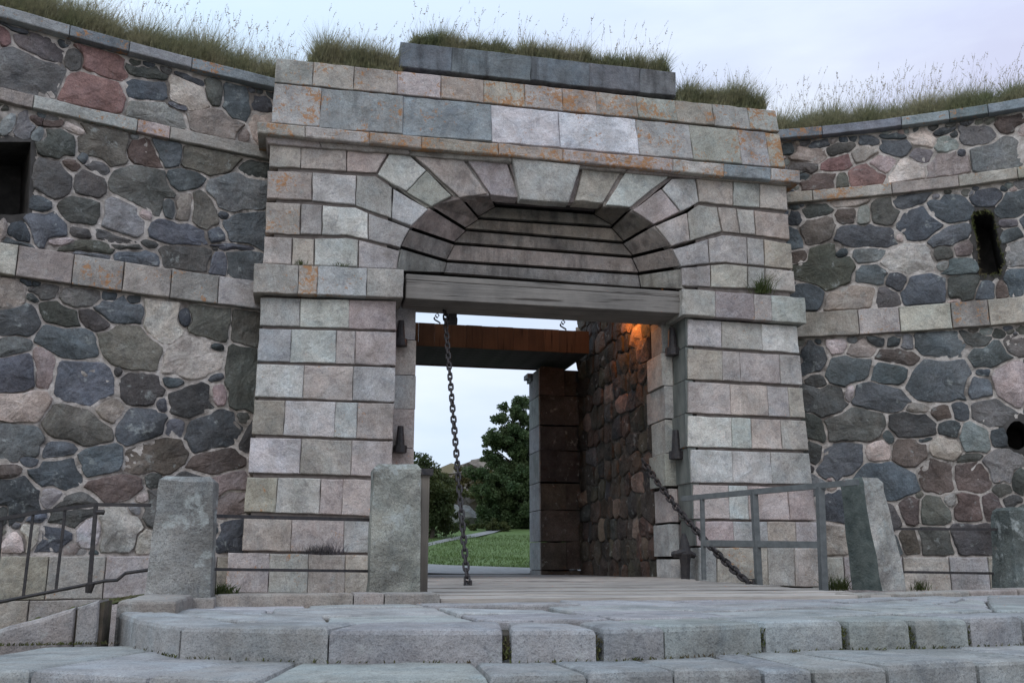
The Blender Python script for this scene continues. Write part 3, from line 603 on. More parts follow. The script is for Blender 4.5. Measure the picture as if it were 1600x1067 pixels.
def rubble_auto(fl,zr,parent,cols,du=.36,dz=.26,mat=m_rub,k0=1.):
    seeds=[]
    z=zr[0]+dz/2; r=0
    while z<zr[1]:
        u=random.uniform(0,du)
        while u<fl.L:
            w=random.uniform(.45,1.2)*du; seeds.append((u,z+random.uniform(-.05,.05),w*.6,dz*random.uniform(.5,.74),random.choice(cols))); u+=w
        z+=dz; r+=1
    S0=np.array([s[:4] for s in seeds]); NA=18
    for i,(u,z,w,h,c) in enumerate(seeds):
        poly=[]
        for k in range(NA):
            a=2*math.pi*(k+random.uniform(-.2,.2))/NA; dx,dy=math.cos(a)*w,math.sin(a)*h; ts=np.linspace(.12,1.4,26); us=u+dx*ts; zs=z+dy*ts
            D=np.abs((us[:,None]-S0[:,0])/S0[:,2])**2.4+np.abs((zs[:,None]-S0[:,1])/S0[:,3])**2.4; own=D[:,i].copy(); D[:,i]=1e9
            ok=(own<D.min(1))&(zs>zr[0])&(zs<zr[1])&(us>0)&(us<fl.L); bad=np.where(~ok)[0]; t=ts[bad[0]-1] if len(bad) and bad[0]>0 else (ts[-1] if not len(bad) else .1)
            l=math.hypot(dx,dy)*t; f=max(.3,(l-.005)/max(l,1e-6)); poly.append(np.array([u+dx*t*f,z+dy*t*f]))
        poly=angular(poly,.07*math.sqrt(w*h))
        if max(abs(p[0]-u) for p in poly)<.03 or max(abs(p[1]-z) for p in poly)<.025: continue
        v,f=prism(poly,fl.P,.08,bev=.02,bulge=random.uniform(.0,.022),step=.1,jit=.006,rough=.014)
        lift=random.uniform(.0,.03); v=[p+np.array([-lift if abs(fl.P(0,0,1)[0]-fl.P(0,0,0)[0])>.5 else 0,0,0]) for p in v]
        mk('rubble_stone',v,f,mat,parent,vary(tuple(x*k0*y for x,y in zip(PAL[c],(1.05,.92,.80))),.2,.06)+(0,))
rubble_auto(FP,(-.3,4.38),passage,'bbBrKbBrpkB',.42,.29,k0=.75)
box('wall_core',(XP+.02,1.9,-1.5),(XP+1.6,4.47,4.36),m_dark,passage)
box('wall_core',(XP+.02,1.0,-1.5),(XP+.3,1.9,3.29),m_dark,passage)
lp=thing('passage_wall','dark rubble wall lining the left side of the gate passage','wall',(-1.4,2.6,-1.5))
class FlatL(Flat):
    def P(s,u,v,o=0.): return np.array([s.X+o,s.y1-u,v])
FL=FlatL(-1.22,1.05,5.2); box('wall_core',(-2.8,1.9,-1.5),(-1.23,5.2,4.3),m_mort2,lp); box('wall_core',(-1.28,1.05,-1.5),(-1.235,1.9,3.29),m_mort2,lp)
class FLx(FlatL): pass
rub_before=len(bpy.data.objects); 
seedsL='bBKrbk'
S_old=prism
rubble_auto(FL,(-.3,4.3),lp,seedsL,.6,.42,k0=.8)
# inner gate pillar
pil=thing('gate_pillar','dark stone pillar with lighter left edge at the far end of the passage','pillar',(1.8,4.9,-1.5))
xp=onY((845,720),4.5)[0]; zt=3.455
ysx=[zt-.02]; z=zt-.02
hs=[.46,.5,.42,.52,.45,.5,.45,.4,.5,.6]
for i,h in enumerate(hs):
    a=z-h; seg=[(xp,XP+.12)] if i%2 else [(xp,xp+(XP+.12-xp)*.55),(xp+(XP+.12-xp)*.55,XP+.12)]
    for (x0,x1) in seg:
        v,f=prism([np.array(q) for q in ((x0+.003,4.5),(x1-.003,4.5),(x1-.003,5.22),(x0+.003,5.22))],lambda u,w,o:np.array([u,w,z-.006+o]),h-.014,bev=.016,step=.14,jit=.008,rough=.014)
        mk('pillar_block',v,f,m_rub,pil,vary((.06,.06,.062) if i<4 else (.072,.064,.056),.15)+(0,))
    # pale strip towards the opening: sky light from beyond put into the colour
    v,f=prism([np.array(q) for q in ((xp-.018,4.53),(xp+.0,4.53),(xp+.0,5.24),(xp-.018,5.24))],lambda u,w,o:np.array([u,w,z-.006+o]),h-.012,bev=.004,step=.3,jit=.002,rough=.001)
    mk('lit_edge_block',v,f,m_gran,pil,vary((.25,.26,.27),.12)+(0,)); z=a
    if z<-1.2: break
cc=onY((822,604),5.2)
mk('pillar_cornice',*join([boxvf((xp-.10,5.0,zt-.10),(xp+.3,5.3,zt-.02)),boxvf((xp-.05,5.0,zt-.16),(xp+.3,5.28,zt-.10))]),m_gran,pil,(.2,.21,.22,0))
# overhead timber platform
ov=thing('overhead_platform','rust-brown boarded timber platform hanging over the passage behind the gate','platform',(.4,4.3,3.4))
zb=onY((651,540),3.6)[2]; ztp=onY((651,504),3.6)[2]; xR=XP-.05
y=3.6
nb=13
for i in range(nb):
    x0=-1.2+(xR+1.2)*i/nb; x1=-1.2+(xR+1.2)*(i+1)/nb-.004; box('front_board',(x0,3.6,zb-.0+random.uniform(0,.006)),(x1,3.63,ztp+random.uniform(-.003,.003)),m_beam,ov)
for i in range(8):
    y0=3.64+i*(1.46/8); box('floor_board',(-1.2,y0,zb+.02),(xR,y0+1.46/8-.006,zb+.07),m_dark,ov)
for x in (-.9,.4,1.8): box('joist',(x-.06,3.64,zb+.075),(x+.06,5.08,ztp-.04),m_beam,ov)
box('rear_board',(-1.2,5.09,zb),(xR,5.12,ztp),m_beam,ov)
# ring pieces and hooks that rise from the platform
def hook(px,label):
    b=onY((px[0],px[1]),3.75); b[2]=ztp; P=[b+np.array([.05*math.sin(t*5.5),0,t*.14]) for t in np.linspace(0,1,10)]
    o=mk('chain_hook',*join([tube(P,.013,6),tube([b+[.0,0,.13],b+[.03,0,.17],b+[0,0,.21],b+[-.03,0,.17],b+[0,0,.13]],.011,6),tube([b+[.0,0,.2],b+[.02,0,.25],b+[0,0,.45]],.011,6)]),m_iron); tag(o,label,'hook','iron hooks above the platform')
hook((683,500),'small iron hook above the platform, next to the long hanging chain'); hook((880,515),'small iron hook above the right end of the platform')
b=onY((707,495),.62); 
mk('pulley_block',*join([boxvf(b+[-.05,-.04,-.06],b+[.05,.1,.08]),tube([b+[-.06,.02,-.05],b+[.06,.02,-.05]],.05,10)]),m_iron,gate)

# small orange passage lamp, fixed behind the lintel
lm=thing('wall_lamp','small orange bulkhead lamp fixed high in the passage above the right jamb','lamp',(1.95,1.45,3.72))
mk('lamp_body',*join([tube([(2.1,1.45,3.80),(1.80,1.45,3.80)],.015,8),tube([(1.82,1.45,3.84),(1.80,1.45,3.76)],[.05,.09],12)]),m_iron,lm)
me_,te,be=M('lamp_glass'); be.inputs['Base Color'].default_value=(1,.5,.15,1); be.inputs['Emission Color'].default_value=(1,.36,.07,1); be.inputs['Emission Strength'].default_value=12
mk('lamp_glass',*tube([(1.80,1.45,3.76),(1.80,1.45,3.71)],[.08,.05],12),me_,lm)
ld=bpy.data.lights.new('lamp_light','POINT'); ld.energy=17; ld.color=(1,.36,.08); ld.shadow_soft_size=.06; lo=bpy.data.objects.new('lamp_light',ld); COL.objects.link(lo); lo.parent=lm; lo.location=(-.15,.0,-.08)

# ================================================================== terrace, steps, kerbs (setting)
terrace=tag(box('terrace',(-3.2,-4.9,-.9),(6.6,-3.95,-.045),m_joint),kind='structure')
edge=[(180,958),(215,966),(283,976),(514,981),(792,981),(937,980),(1037,977),(1191,971),(1319,968),(1424,967),(1512,965),(1596,963),(1690,958)]
E1=[onZ(p,0.) for p in edge]; E1=[np.array([p[0],p[1]]) for p in E1]; E1[0]+=[0,.1]
E1+= [E1[-1]+np.array([.8,.95]), E1[-1]+np.array([1.5,2.1])]
def tang(E,i): d=E[min(i+1,len(E)-1)]-E[max(i-1,0)]; d/=np.linalg.norm(d); return np.array([-d[1],d[0]])
ST=(.235,.24,.24)
steps=tag(mk('stone_steps',[(p[0]+(.15 if i_<2 else 0),p[1]+.16,z) for z in (-.6,-.04) for i_,p in enumerate(E1)]+[(-3.1,-3.6,-.6),(7.2,-2.9,-.6),(-3.1,-3.6,-.04),(7.2,-2.9,-.04)],
   [tuple(range(len(E1),2*len(E1)))+(2*len(E1)+3,2*len(E1)+2)]+[(i,i+1,len(E1)+i+1,len(E1)+i) for i in range(len(E1)-1)],m_joint),kind='structure')
def hblock(polyxy,z1,z0,name,parent,col,bev=.02,jit=.006,lich=0,mat=None,tilt=0):
    P=[np.array(p,float) for p in polyxy]; c=sum(P)/len(P); tx,ty=random.gauss(0,tilt),random.gauss(0,tilt)
    v,f=prism(P,lambda u,w,o:np.array([u,w,z1+o+(u-c[0])*tx+(w-c[1])*ty]),z1-z0,bev=bev,step=.15,jit=jit,rough=.003)
    return mk(name,v,f,mat or m_gran,parent,vary(col,.1,.025)+(lich,))
RI=.137
inner=[]
for i,p in enumerate(E1): inner.append(p+tang(E1,i)*(.42+.08*math.sin(i*2.1)))
gp=[.006,.006,.006,.004,.02,.018,.004,.015,.022,.02,.012,.01,.006,.01,.01]
for i in range(1,len(E1)-1):
    a,b=E1[i],E1[i+1]; ia,ib=inner[i],inner[i+1]; d=(b-a)/np.linalg.norm(b-a); g0,g1=gp[i],gp[i+1]
    if i==1: a=E1[0]; ia=E1[0]+np.array([.0,.5]); P=[a,E1[1],b-d*g1,ib-d*g1,ia]
    elif i==2: P=[a+d*g0,b-d*g1,ib-d*g1,ia+d*g0]
    else: P=[a+d*g0,b-d*g1,ib-d*g1,ia+d*g0]
    hblock(P,0.0+random.uniform(-.006,.004),-RI-.06,'step_block',steps,ST,bev=.024,jit=.006)
# second step
edge2=[(-180,1046),(49,1048),(230,1056),(405,1061),(764,1056),(917,1052),(1052,1047),(1190,1045),(1270,1043),(1385,1040),(1525,1032),(1640,1027),(1760,1020)]
E2=[onZ(p,-RI)[:2] for p in edge2]
in2=[]
for i,p in enumerate(E2): in2.append(p+tang(E2,i)*1.15)
for i in range(len(E2)-1):
    a,b=E2[i],E2[i+1]; d=(b-a)/np.linalg.norm(b-a); g=random.choice([.004,.008,.012])
    hblock([a+d*g,b-d*g,in2[i+1]-d*g,in2[i]+d*g],-RI+random.uniform(-.004,.003),-2*RI-.01,'step_block',steps,ST,bev=.022,jit=.006)
E3=[p-tang(E2,i)*.42 for i,p in enumerate(E2)]
for i in range(len(E3)-1):
    a,b=E3[i],E3[i+1]; d=(b-a)/np.linalg.norm(b-a)
    hblock([a+d*.006,b-d*.006,E2[i+1]+tang(E2,i+1)*.1-d*.006,E2[i]+tang(E2,i)*.1+d*.006],-2*RI,-3*RI-.01,'step_block',steps,ST,bev=.028)
# paving slabs on the terrace: bands that follow the step
def backline(x): 
    if x<1.9: return -3.93
    return -3.93+(x-1.9)*.36
def rows_pav():
    # param s along E1 inner; bands behind
    pts=np.array(inner); xs=pts[:,0]; 
    def fr(x): return np.interp(x,xs,pts[:,1])
    x=-3.05
    bands=[(0,.36),(.36,.68),(.68,1)]
    for bi,(f0,f1) in enumerate(bands):
        x=-3.12+random.uniform(0,.1); 
        while x<6.0:
            w=random.uniform(.45,1.05); x2=x+w; sk=random.uniform(-.05,.05)
            def Q(xx,f): 
                a=fr(xx); b=backline(xx)-.01; return np.array([xx+(f-.5)*.0,a+(b-a)*f])
            g=random.uniform(.008,.02)
            g2=random.uniform(.012,.04); P=[Q(x+g,f0)+[0,g2],Q(x2-g,f0)+[0,g2],Q(x2-g+sk,f1)-[0,g2*.5],Q(x+g,f1)-[0,g2*.5]]
            P[2][0]=x2-g
            if P[2][1]-P[1][1]>.08 or P[3][1]-P[0][1]>.08:
                hblock(P,random.uniform(-.022,.002),-.08,'paving_slab',terrace,(.27,.272,.275),bev=.014,jit=.016,tilt=.01)
            x=x2
rows_pav()
mk('terrace_bed',*join([boxvf((-2.6,-5.6,-.9),(3.6,-3.9,-.045))]),m_joint,terrace)
mk('terrace_bed',[(1.8,-4,-.9),(6.6,-4,-.9),(6.6,-2.35,-.9),(1.8,-3.95,-.9),(1.8,-4,-.046),(6.6,-4,-.046),(6.6,-2.35,-.046),(1.8,-3.95,-.046)],boxvf((0,0,0),(1,1,1))[1],m_joint,terrace)
# kerb stones on the ditch side
kerb=tag(mk('kerb',*boxvf((-3.2,-3.93,-.9),(-1.4,-3.72,-.02)),m_joint),kind='structure')
def kerbrun(p0,p1,cuts,zt,w=.26,name='kerb_stone'):
    p0=np.array(p0,float);p1=np.array(p1,float);d=p1-p0;n=np.array([-d[1],d[0]])/np.linalg.norm(d)
    cs=[0]+cuts+[1]
    for a,b in zip(cs[:-1],cs[1:]):
        A=p0+d*(a+.003);B=p0+d*(b-.003); hblock([A,B,B+n*w,A+n*w],zt+random.uniform(-.004,.004),-.1,name,kerb,(.26,.235,.215),bev=.014,lich=.0)
ka=onZ((322,945),0.)[:2]; kb=onZ((655,939),0.)[:2]
kerbrun((-2.86,-4.02),(-1.36,-3.93),[.6,.74],.055)
kerbrun((1.9,-3.9),(6.3,-2.33),[.3,.45,.6,.8],.03)
# ================================================================== drawbridge deck
deck=thing('drawbridge','lowered plank drawbridge deck between the terrace and the gate opening','drawbridge',(.45,-1.6,-.05))
y0,y1=-3.86,.98; npl=27
def zdk(y): return .012+(y-y0)/(y1-y0)*.075
for i in range(npl):
    a=y0+(y1-y0)*i/npl; b=y0+(y1-y0)*(i+1)/npl-.02; dz=random.uniform(-.007,.005); xa_,xb_=-1.335+random.uniform(-.01,.01),2.0+random.uniform(-.01,.01)
    if a>-.1: xa_,xb_=-1.2,2.0
    elif a<-1: xb_=2.18+random.uniform(-.01,.01)
    if -.1<=a+.1 and a<.5 and a>-.1: xa_,xb_=-1.34,2.15
    V=[(xa_,a,zdk(a)-.05),(xb_,a,zdk(a)-.05),(xb_,b,zdk(b)-.05),(xa_,b,zdk(b)-.05),(xa_,a,zdk(a)+dz),(xb_,a,zdk(a)+dz),(xb_,b,zdk(b)+dz),(xa_,b,zdk(b)+dz)]
    o=mk('plank',V,boxvf((0,0,0),(1,1,1))[1],m_plank,deck); 
for x in (-1.2,.4,1.95):
    V=[(x-.08,y0+.05,-.25),(x+.08,y0+.05,-.25),(x+.08,y1,-.2),(x-.08,y1,-.2),(x-.08,y0+.05,zdk(y0)-.055),(x+.08,y0+.05,zdk(y0)-.055),(x+.08,y1,zdk(y1)-.055),(x-.08,y1,zdk(y1)-.055)]
    mk('support_beam',V,boxvf((0,0,0),(1,1,1))[1],m_lint,deck)

# ================================================================== granite posts
def gpost(x0,x1,yf,d,h,label,batter=.03,cap='slope',rot=0,col=(.27,.275,.26),zb=0,mat=None,lean=0):
    V=[];n=7; w=x1-x0; cx=(x0+x1)/2; cy=yf+d/2
    lv=[0,.12,.3,.5,.7,.88,.96,1.0]
    R=[]
    for k,l in enumerate(lv):
        s=1-batter*2*l/w*1.0; ins=0 if l<.97 else (.03 if cap=='flat' else .045)
        if cap=='chamfer' and l>.9: ins=.035 if l>.97 else .0
        hw,hd=w/2*s-ins,d/2*s-ins; ring=[]
        for (i,j) in ((-1,-1),(0,-1),(1,-1),(1,0),(1,1),(0,1),(-1,1),(-1,0)):
            c=.88 if i and j else 1.
            a,b=i*hw*(1 if not(i and j) else .96),j*hd*(1 if not(i and j) else .96)
            a+=random.gauss(0,.005);b+=random.gauss(0,.005); ca,sa=math.cos(rot),math.sin(rot)
            ring.append((cx+a*ca-b*sa+lean*l,cy+a*sa+b*ca,zb+h*l+random.gauss(0,.004)))
        R.append(ring)
    V=[p for r in R for p in r]; Fc=[]
    for k in range(len(R)-1):
        for i in range(8): j=(i+1)%8; Fc.append((k*8+i,k*8+j,(k+1)*8+j,(k+1)*8+i))
    V.append((cx+lean,cy,zb+h+.012)); c=len(V)-1
    for i in range(8): Fc.append(((len(R)-1)*8+i,(len(R)-1)*8+(i+1)%8,c))
    o=mk('granite_post',V,Fc,mat or m_post,None,col+(0,),origin=(cx,cy,zb)); tag(o,label,'post','granite posts along the ditch edge')
    return o
def at_depth(p,d): r=ray(p); return CAM+r*d
p1=onY((228,900),-4.12)[0]; p2=onY((333,900),-4.12)[0]
zt1=onY((280,748),-4.12)[2]
gpost(p1-.01,p2+.0,-4.12,.36,zt1-.02,'broad lichened granite post at the left, between the sloping railing and two iron bars',batter=.03,col=(.20,.20,.195),zb=.04,cap='flat')
mk_=hblock([(p1-.05,-4.2),(p2+.02,-4.2),(p2+.02,-3.74),(p1-.05,-3.74)],.045,-.2,'kerb_stone',kerb,(.26,.235,.215),bev=.014)
p3=onY((577,850),-3.5)[0]; p4=onY((660,850),-3.5)[0]; zt2=onY((618,724),-3.5)[2]
gpost(p3,p4-.0,-3.5,.34,zt2,'straight grey granite post at the left corner of the drawbridge',batter=.012,col=(.22,.225,.205),cap='flat')
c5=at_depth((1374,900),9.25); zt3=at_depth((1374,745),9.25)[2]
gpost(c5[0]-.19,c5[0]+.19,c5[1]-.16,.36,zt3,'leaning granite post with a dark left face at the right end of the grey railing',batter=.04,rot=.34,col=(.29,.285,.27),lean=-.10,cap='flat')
c6=at_depth((1598,900),9.3); zt4=at_depth((1598,792),9.3)[2]
_lp=bpy.data.objects['granite_post.002']; m_dkface=simple('dark_green_face',(.075,.09,.085),(.15,.165,.15),9,6,.9,.03); _lp.data.materials.append(m_dkface)  # darker grey-green second material for the post's left-facing faces
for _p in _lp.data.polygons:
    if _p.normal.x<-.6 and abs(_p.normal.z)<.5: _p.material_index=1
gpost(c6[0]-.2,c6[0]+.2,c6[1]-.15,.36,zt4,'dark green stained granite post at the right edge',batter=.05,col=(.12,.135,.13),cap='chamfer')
# wooden post behind the granite one
w1=onY((656,800),-3.1)[0]; w2=onY((671,800),-3.1)[0]; zw=onY((664,742),-3.1)[2]
wp=thing('wooden_post','slim weathered wooden post with a dark cap behind the granite post at the drawbridge','post',((w1+w2)/2,-3.05,-.3))
box('post_shaft',(w1,-3.1,-.3),(w2-.004,-3.02,zw),m_wpost,wp); box('post_cap',(w1-.02,-3.13,zw),(w2+.022,-2.98,zw+.05),m_iron,wp)

# ================================================================== railings and bars
def single(name,vf,mat,label,cat,group=None): return tag(mk(name,*vf,mat),label,cat,group)
YA=-4.0
a=onY((333,806),YA);b=onY((579,812),-3.38); b[1]=-3.38
a=np.array([p2-.03,-3.95,onY((338,806),-3.95)[2]]); b=np.array([p3+.03,-3.34,onY((575,812),-3.34)[2]])
single('rail_bar',bar(a,b,.02,.024),m_iron,'upper iron bar between the two left granite posts','bar','iron bars between granite posts')
a=np.array([p2-.03,-3.95,onY((333,889),-3.95)[2]]); b=np.array([p3+.03,-3.34,onY((575,892),-3.34)[2]])
single('rail_bar',bar(a,b,.018,.02),m_iron,'lower iron bar between the two left granite posts','bar','iron bars between granite posts')
for (ya,yb,lab) in ((825,827,'upper'),(893,896,'lower')):
    a=at_depth((1400,ya),9.3); b=at_depth((1585,yb),9.45); a[1]=c5[1]+.05
    single('rail_bar',bar(a,b,.02,.024),m_iron,lab+' iron bar between the two right granite posts','bar','iron bars between granite posts')
# left sloping iron railing
rl=thing('iron_railing','sloping black iron railing with thin uprights above the mossy kerb at the left','railing',(-4.2,-4.1,-.1))
YR=-4.05
def q(x,y): return onY((x,y),YR)
mk('top_rail',*join([bar(q(-120,833),q(60,800),.03,.022),bar(q(60,800),q(150,788),.03,.022),bar(q(150,788),q(236,789),.02,.022)]),m_iron,rl)
mk('bottom_rail',*tube([q(-120,958),q(0,940),q(130,914),q(165,907),q(183,906),q(196,895),q(232,890)],.011,8),m_iron,rl)
for xt,xb,yt,yb in ((-60,-70,822,950),(3,-8,812,941),(52,36,802,934),(102,87,795,924)): mk('upright',*bar(q(xt,yt),q(xb,yb),.016,.014),m_iron,rl)
mk('upright',*bar(q(150,788),q(139,925),.024,.022),m_iron,rl); mk('collar',*tube([q(141,912),q(138,926)],[.03,.02],8),m_iron,rl)
mk('scroll',*tube([q(150,800),q(163,800)],.016,8),m_iron,rl)
# mossy sloping kerb below it
zk=lambda x:.07-(max(0,-3.3-x))*.3
ramp=tag(mk('ramp_kerb',[(-3.30,-5.33,-.4),(-3.30,-5.33,zk(-3.3)),(-5.6,-5.33,zk(-5.6)-.0),(-5.6,-5.33,-1.2),(-3.30,-5.12,-.4),(-3.30,-5.12,zk(-3.3)),(-5.6,-5.12,zk(-5.6)),(-5.6,-5.12,-1.2)],
   [(0,1,2,3),(7,6,5,4),(1,5,6,2),(0,4,5,1)],m_joint),kind='structure')
for x0,x1 in ((-3.32,-3.43),(-3.43,-4.35),(-4.36,-5.5)):
    v,f=prism([np.array(q_) for q_ in ((x1+.004,-.5),(x0-.004,-.5),(x0-.004,zk(x0)+.012),(x1+.004,zk(x1)+.012))],planeY(-5.36),.27,bev=.02,step=.16,jit=.006)
    mk('kerb_stone',v,f,m_gran,ramp,vary((.24,.225,.21),.08)+(0,))
# bank of moss between kerb and railing
V=[];Fc=[];nx,ny=40,14
for i in range(nx+1):
    for j in range(ny+1):
        x=-3.30-2.4*i/nx; y=-5.12+1.25*j/ny; V.append((x,y,zk(x)-.02+.055*(j/ny)*min(1,(-3.30-x)*4+.1)+random.gauss(0,.008)))
for i in range(nx):
    for j in range(ny): a_=i*(ny+1)+j; Fc.append((a_,a_+1,a_+ny+2,a_+ny+1))
tag(mk('moss_bank',V,Fc,m_moss,smooth=True),kind='structure')
for x0,x1 in ((-2.98,-3.28),):
    hblock([(x0,-5.08),(x0,-4.2),(x1,-4.2),(x1,-5.08)],.065,-.2,'kerb_stone',kerb,(.26,.24,.22),bev=.02)
# right grey timber railing
rr=thing('grey_railing','grey two-rail railing with three uprights along the right side of the drawbridge','railing',(2.4,-1.6,-.1))
P0=at_depth((1070,779),10.6); P1=at_depth((1338,754),9.0)
def alongx(px,y):   # point in the railing's vertical plane seen at the pixel
    n=np.array([-(P1-P0)[1],(P1-P0)[0],0]); d=ray((px,y)); return CAM+((P0-CAM)@n)/(d@n)*d
mk('top_rail',*bar(alongx(1066,779),alongx(1340,753),.05,.055),m_rail,rr)
mk('mid_rail',*bar(alongx(1100,848),alongx(1284,851),.045,.065),m_rail,rr)
for xt,yt,xb,yb,w in ((1097,777,1100,905,.04),(1178,768,1186,917,.06),(1281,760,1287,922,.065)): mk('upright',*bar(alongx(xt,yt),alongx(xb,yb),w,w),m_rail,rr)

# ================================================================== chains
def link_mesh(Lh=.05,Wd=.025,r=.0115):
    P=[]
    for k in range(14):
        t=2*math.pi*k/14; P.append((Wd*math.cos(t),0,(Lh-Wd)*(1 if math.sin(t)>0 else -1)*(abs(math.sin(t))>.01)+Wd*math.sin(t)))
    V=[];Fc=[];seg=6;n=len(P)
    for i in range(n):
        p=np.array(P[i]);d=np.array(P[(i+1)%n])-np.array(P[i-1]);d/=np.linalg.norm(d);b_=np.array([0,1.,0]);a_=np.cross(d,b_)
        for k in range(seg): t=2*math.pi*k/seg; V.append(tuple(p+r*(math.cos(t)*a_+math.sin(t)*b_)))
    for i in range(n):
        for k in range(seg): Fc.append((i*seg+k,i*seg+(k+1)%seg,((i+1)%n)*seg+(k+1)%seg,((i+1)%n)*seg+k))
    me=bpy.data.meshes.new('chain_link'); me.from_pydata(V,[],Fc); me.materials.append(m_iron); me.polygons.foreach_set('use_smooth',[True]*len(Fc)); return me
LM=link_mesh()
def chain(A,B,sag,label,k=1.):
    A=np.array(A,float);B=np.array(B,float); t=thing('chain',label,'chain',tuple(B))
    n=int(np.linalg.norm(B-A)*1.01/(.077*k))
    for i in range(n+1):
        s=i/n; p=A+(B-A)*s-np.array([0,0,sag*4*s*(1-s)]); d=(B-A)/n-np.array([0,0,sag*4*(1-2*s)/n]); d/=np.linalg.norm(d)
        o=bpy.data.objects.new('link',LM); COL.objects.link(o); o.parent=t; o.location=p-B; o.scale=(k,k,k)
        qn=Vector(d).to_track_quat('Z','X'); o.rotation_mode='QUATERNION'; from_q=qn@Matrix.Rotation((math.pi/2 if i%2 else 0)+.5+random.uniform(-.25,.25),3,'Z').to_quaternion(); o.rotation_quaternion=from_q
    mk('anchor_plate',*join([boxvf(B+[-.06,-.05,-.03],B+[.06,.05,-.012]),tube([B+[-.03,0,-.02],B+[-.03,0,.06],B+[.03,0,.06],B+[.03,0,-.02]],.014,6)]),m_iron,t)
    return t
B1_=onZ((731,917),.03); A1_=onY((695,488),.4)
chain(A1_,B1_,.03,'long rusty chain hanging from the lintel to the left part of the plank deck')
B2_=onZ((1184,914),.035); A2_=onX((1006,722),1.99)
B2_[0]=min(B2_[0],2.15); B2_=B2_
chain(A2_,B2_,.10,'rusty chain slanting from the right passage wall down to the deck beside the grey railing',1.25)

# ================================================================== ground, lawn, background
grd=tag(mk('ground',[(-1500,-1500,-1.62),(1500,-1500,-1.62),(1500,1500,-1.62),(-1500,1500,-1.62)],[(0,1,2,3)],simple('ditch_floor',(.05,.055,.03),(.09,.085,.05),3)),kind='structure')
tag(mk('forecourt',*boxvf((-12,-14,-1.6),(12,-7.3,-3*RI-.0)),m_gran,None,(.24,.24,.24,0)),kind='structure')
ys_=[5.25,8,12,18,26,36,48,62,80,110,160]; zs_=[.06,.09,.17,.42,.95,1.62,2.7,3.6,4.5,5.,5.]
def zt_(x,y): return float(np.interp(y,ys_,zs_))
m_lawn=simple('lawn_grass',(.065,.105,.03),(.125,.17,.06),2.2,8,.95,.05,c3=(.07,.10,.03),sc=(1,1,1))
V=[];Fc=[]; XS=np.concatenate([np.linspace(-60,-6,12),np.linspace(-5,22,50),np.linspace(24,90,14)]); YS=np.concatenate([np.linspace(5.25,40,60),np.linspace(42,160,30)])
for y in YS:
    for x in XS: V.append((x,y,zt_(x,y)+.02*math.sin(x*1.3+y*.7)))
nx=len(XS)
for j in range(len(YS)-1):
    for i in range(nx-1): a_=j*nx+i; Fc.append((a_,a_+1,a_+nx+1,a_+nx))
lawn=tag(mk('lawn',V,Fc,m_lawn,smooth=True),kind='structure')
tag(mk('passage_floor',*boxvf((-1.3,1.0,-1.5),(2.2,5.3,.062)),m_path),kind='structure')
def onT(p):   # pixel -> terrain
    d=ray(p)
    for t in np.arange(14,160,.1):
        q_=CAM+d*t
        if q_[1]>5.3 and q_[2]<=zt_(q_[0],q_[1]): return q_
    return CAM+d*60
def strip(far,near,name,mat,lift=.035):
    A=[onT(p) for p in far];B=[onT(p) for p in near]; 
    V=[];Fc=[];K=8
    for a_,b_ in zip(A,B):
        for k in range(K+1): q_=a_+(b_-a_)*k/K; V.append((q_[0],q_[1],zt_(q_[0],q_[1])+.02*math.sin(q_[0]*1.3+q_[1]*.7)+lift))
    for i in range(len(A)-1):
        for k in range(K): j=i*(K+1)+k; Fc.append((j,j+1,j+K+2,j+K+1))
    tag(mk(name,V,Fc,mat,smooth=True),kind='structure')
V=[];Fc=[]
for i,x in enumerate(np.linspace(-5,6,23)):
    far=np.interp(x,[-5,-1,1,2.2,6],[17,15.5,11.5,9.5,8.5])
    for k in range(9): y=5.2+(far-5.2)*k/8; V.append((x,y,zt_(x,y)+.02*math.sin(x*1.3+y*.7)+.03))
for i in range(22):
    for k in range(8): j=i*9+k; Fc.append((j,j+9,j+10,j+1))
tag(mk('path',V,Fc,m_path,smooth=True),kind='structure')
strip([(640,853),(664,851),(700,842),(735,835),(765,829),(790,820)],[(640,857),(664,855),(703,845),(742,840),(772,833.5),(797,823)],'path',m_path,.03)

rg=np.random.default_rng(21)
gx=rg.uniform(-4,9,26000); gy=9+rg.random(26000)**1.3*24
def pe(x): return np.interp(x,[-5,-1,1,2.2,6],[17,15.5,11.5,9.5,8.5])
ok=gy>pe(gx)+.1; gx,gy=gx[ok],gy[ok]; k_=len(gx); gz=np.interp(gy,ys_,zs_)+.02*np.sin(gx*1.3+gy*.7); hh=rg.uniform(.03,.09,k_); an=rg.uniform(0,6.28,k_); w_=.012
P_=np.stack([gx,gy,gz],1); a_=np.stack([np.cos(an),np.sin(an),0*an],1)*w_; t_=P_+np.stack([rg.normal(0,.03,k_),rg.normal(0,.03,k_),hh],1)
V=np.stack([P_-a_,P_+a_,t_],1).reshape(-1,3); Fc=np.arange(3*k_).reshape(k_,3).tolist()
tag(mk('lawn_blades',V,Fc,m_lawn),'short green grass of the lawn beyond the gate','grass',kind='stuff')
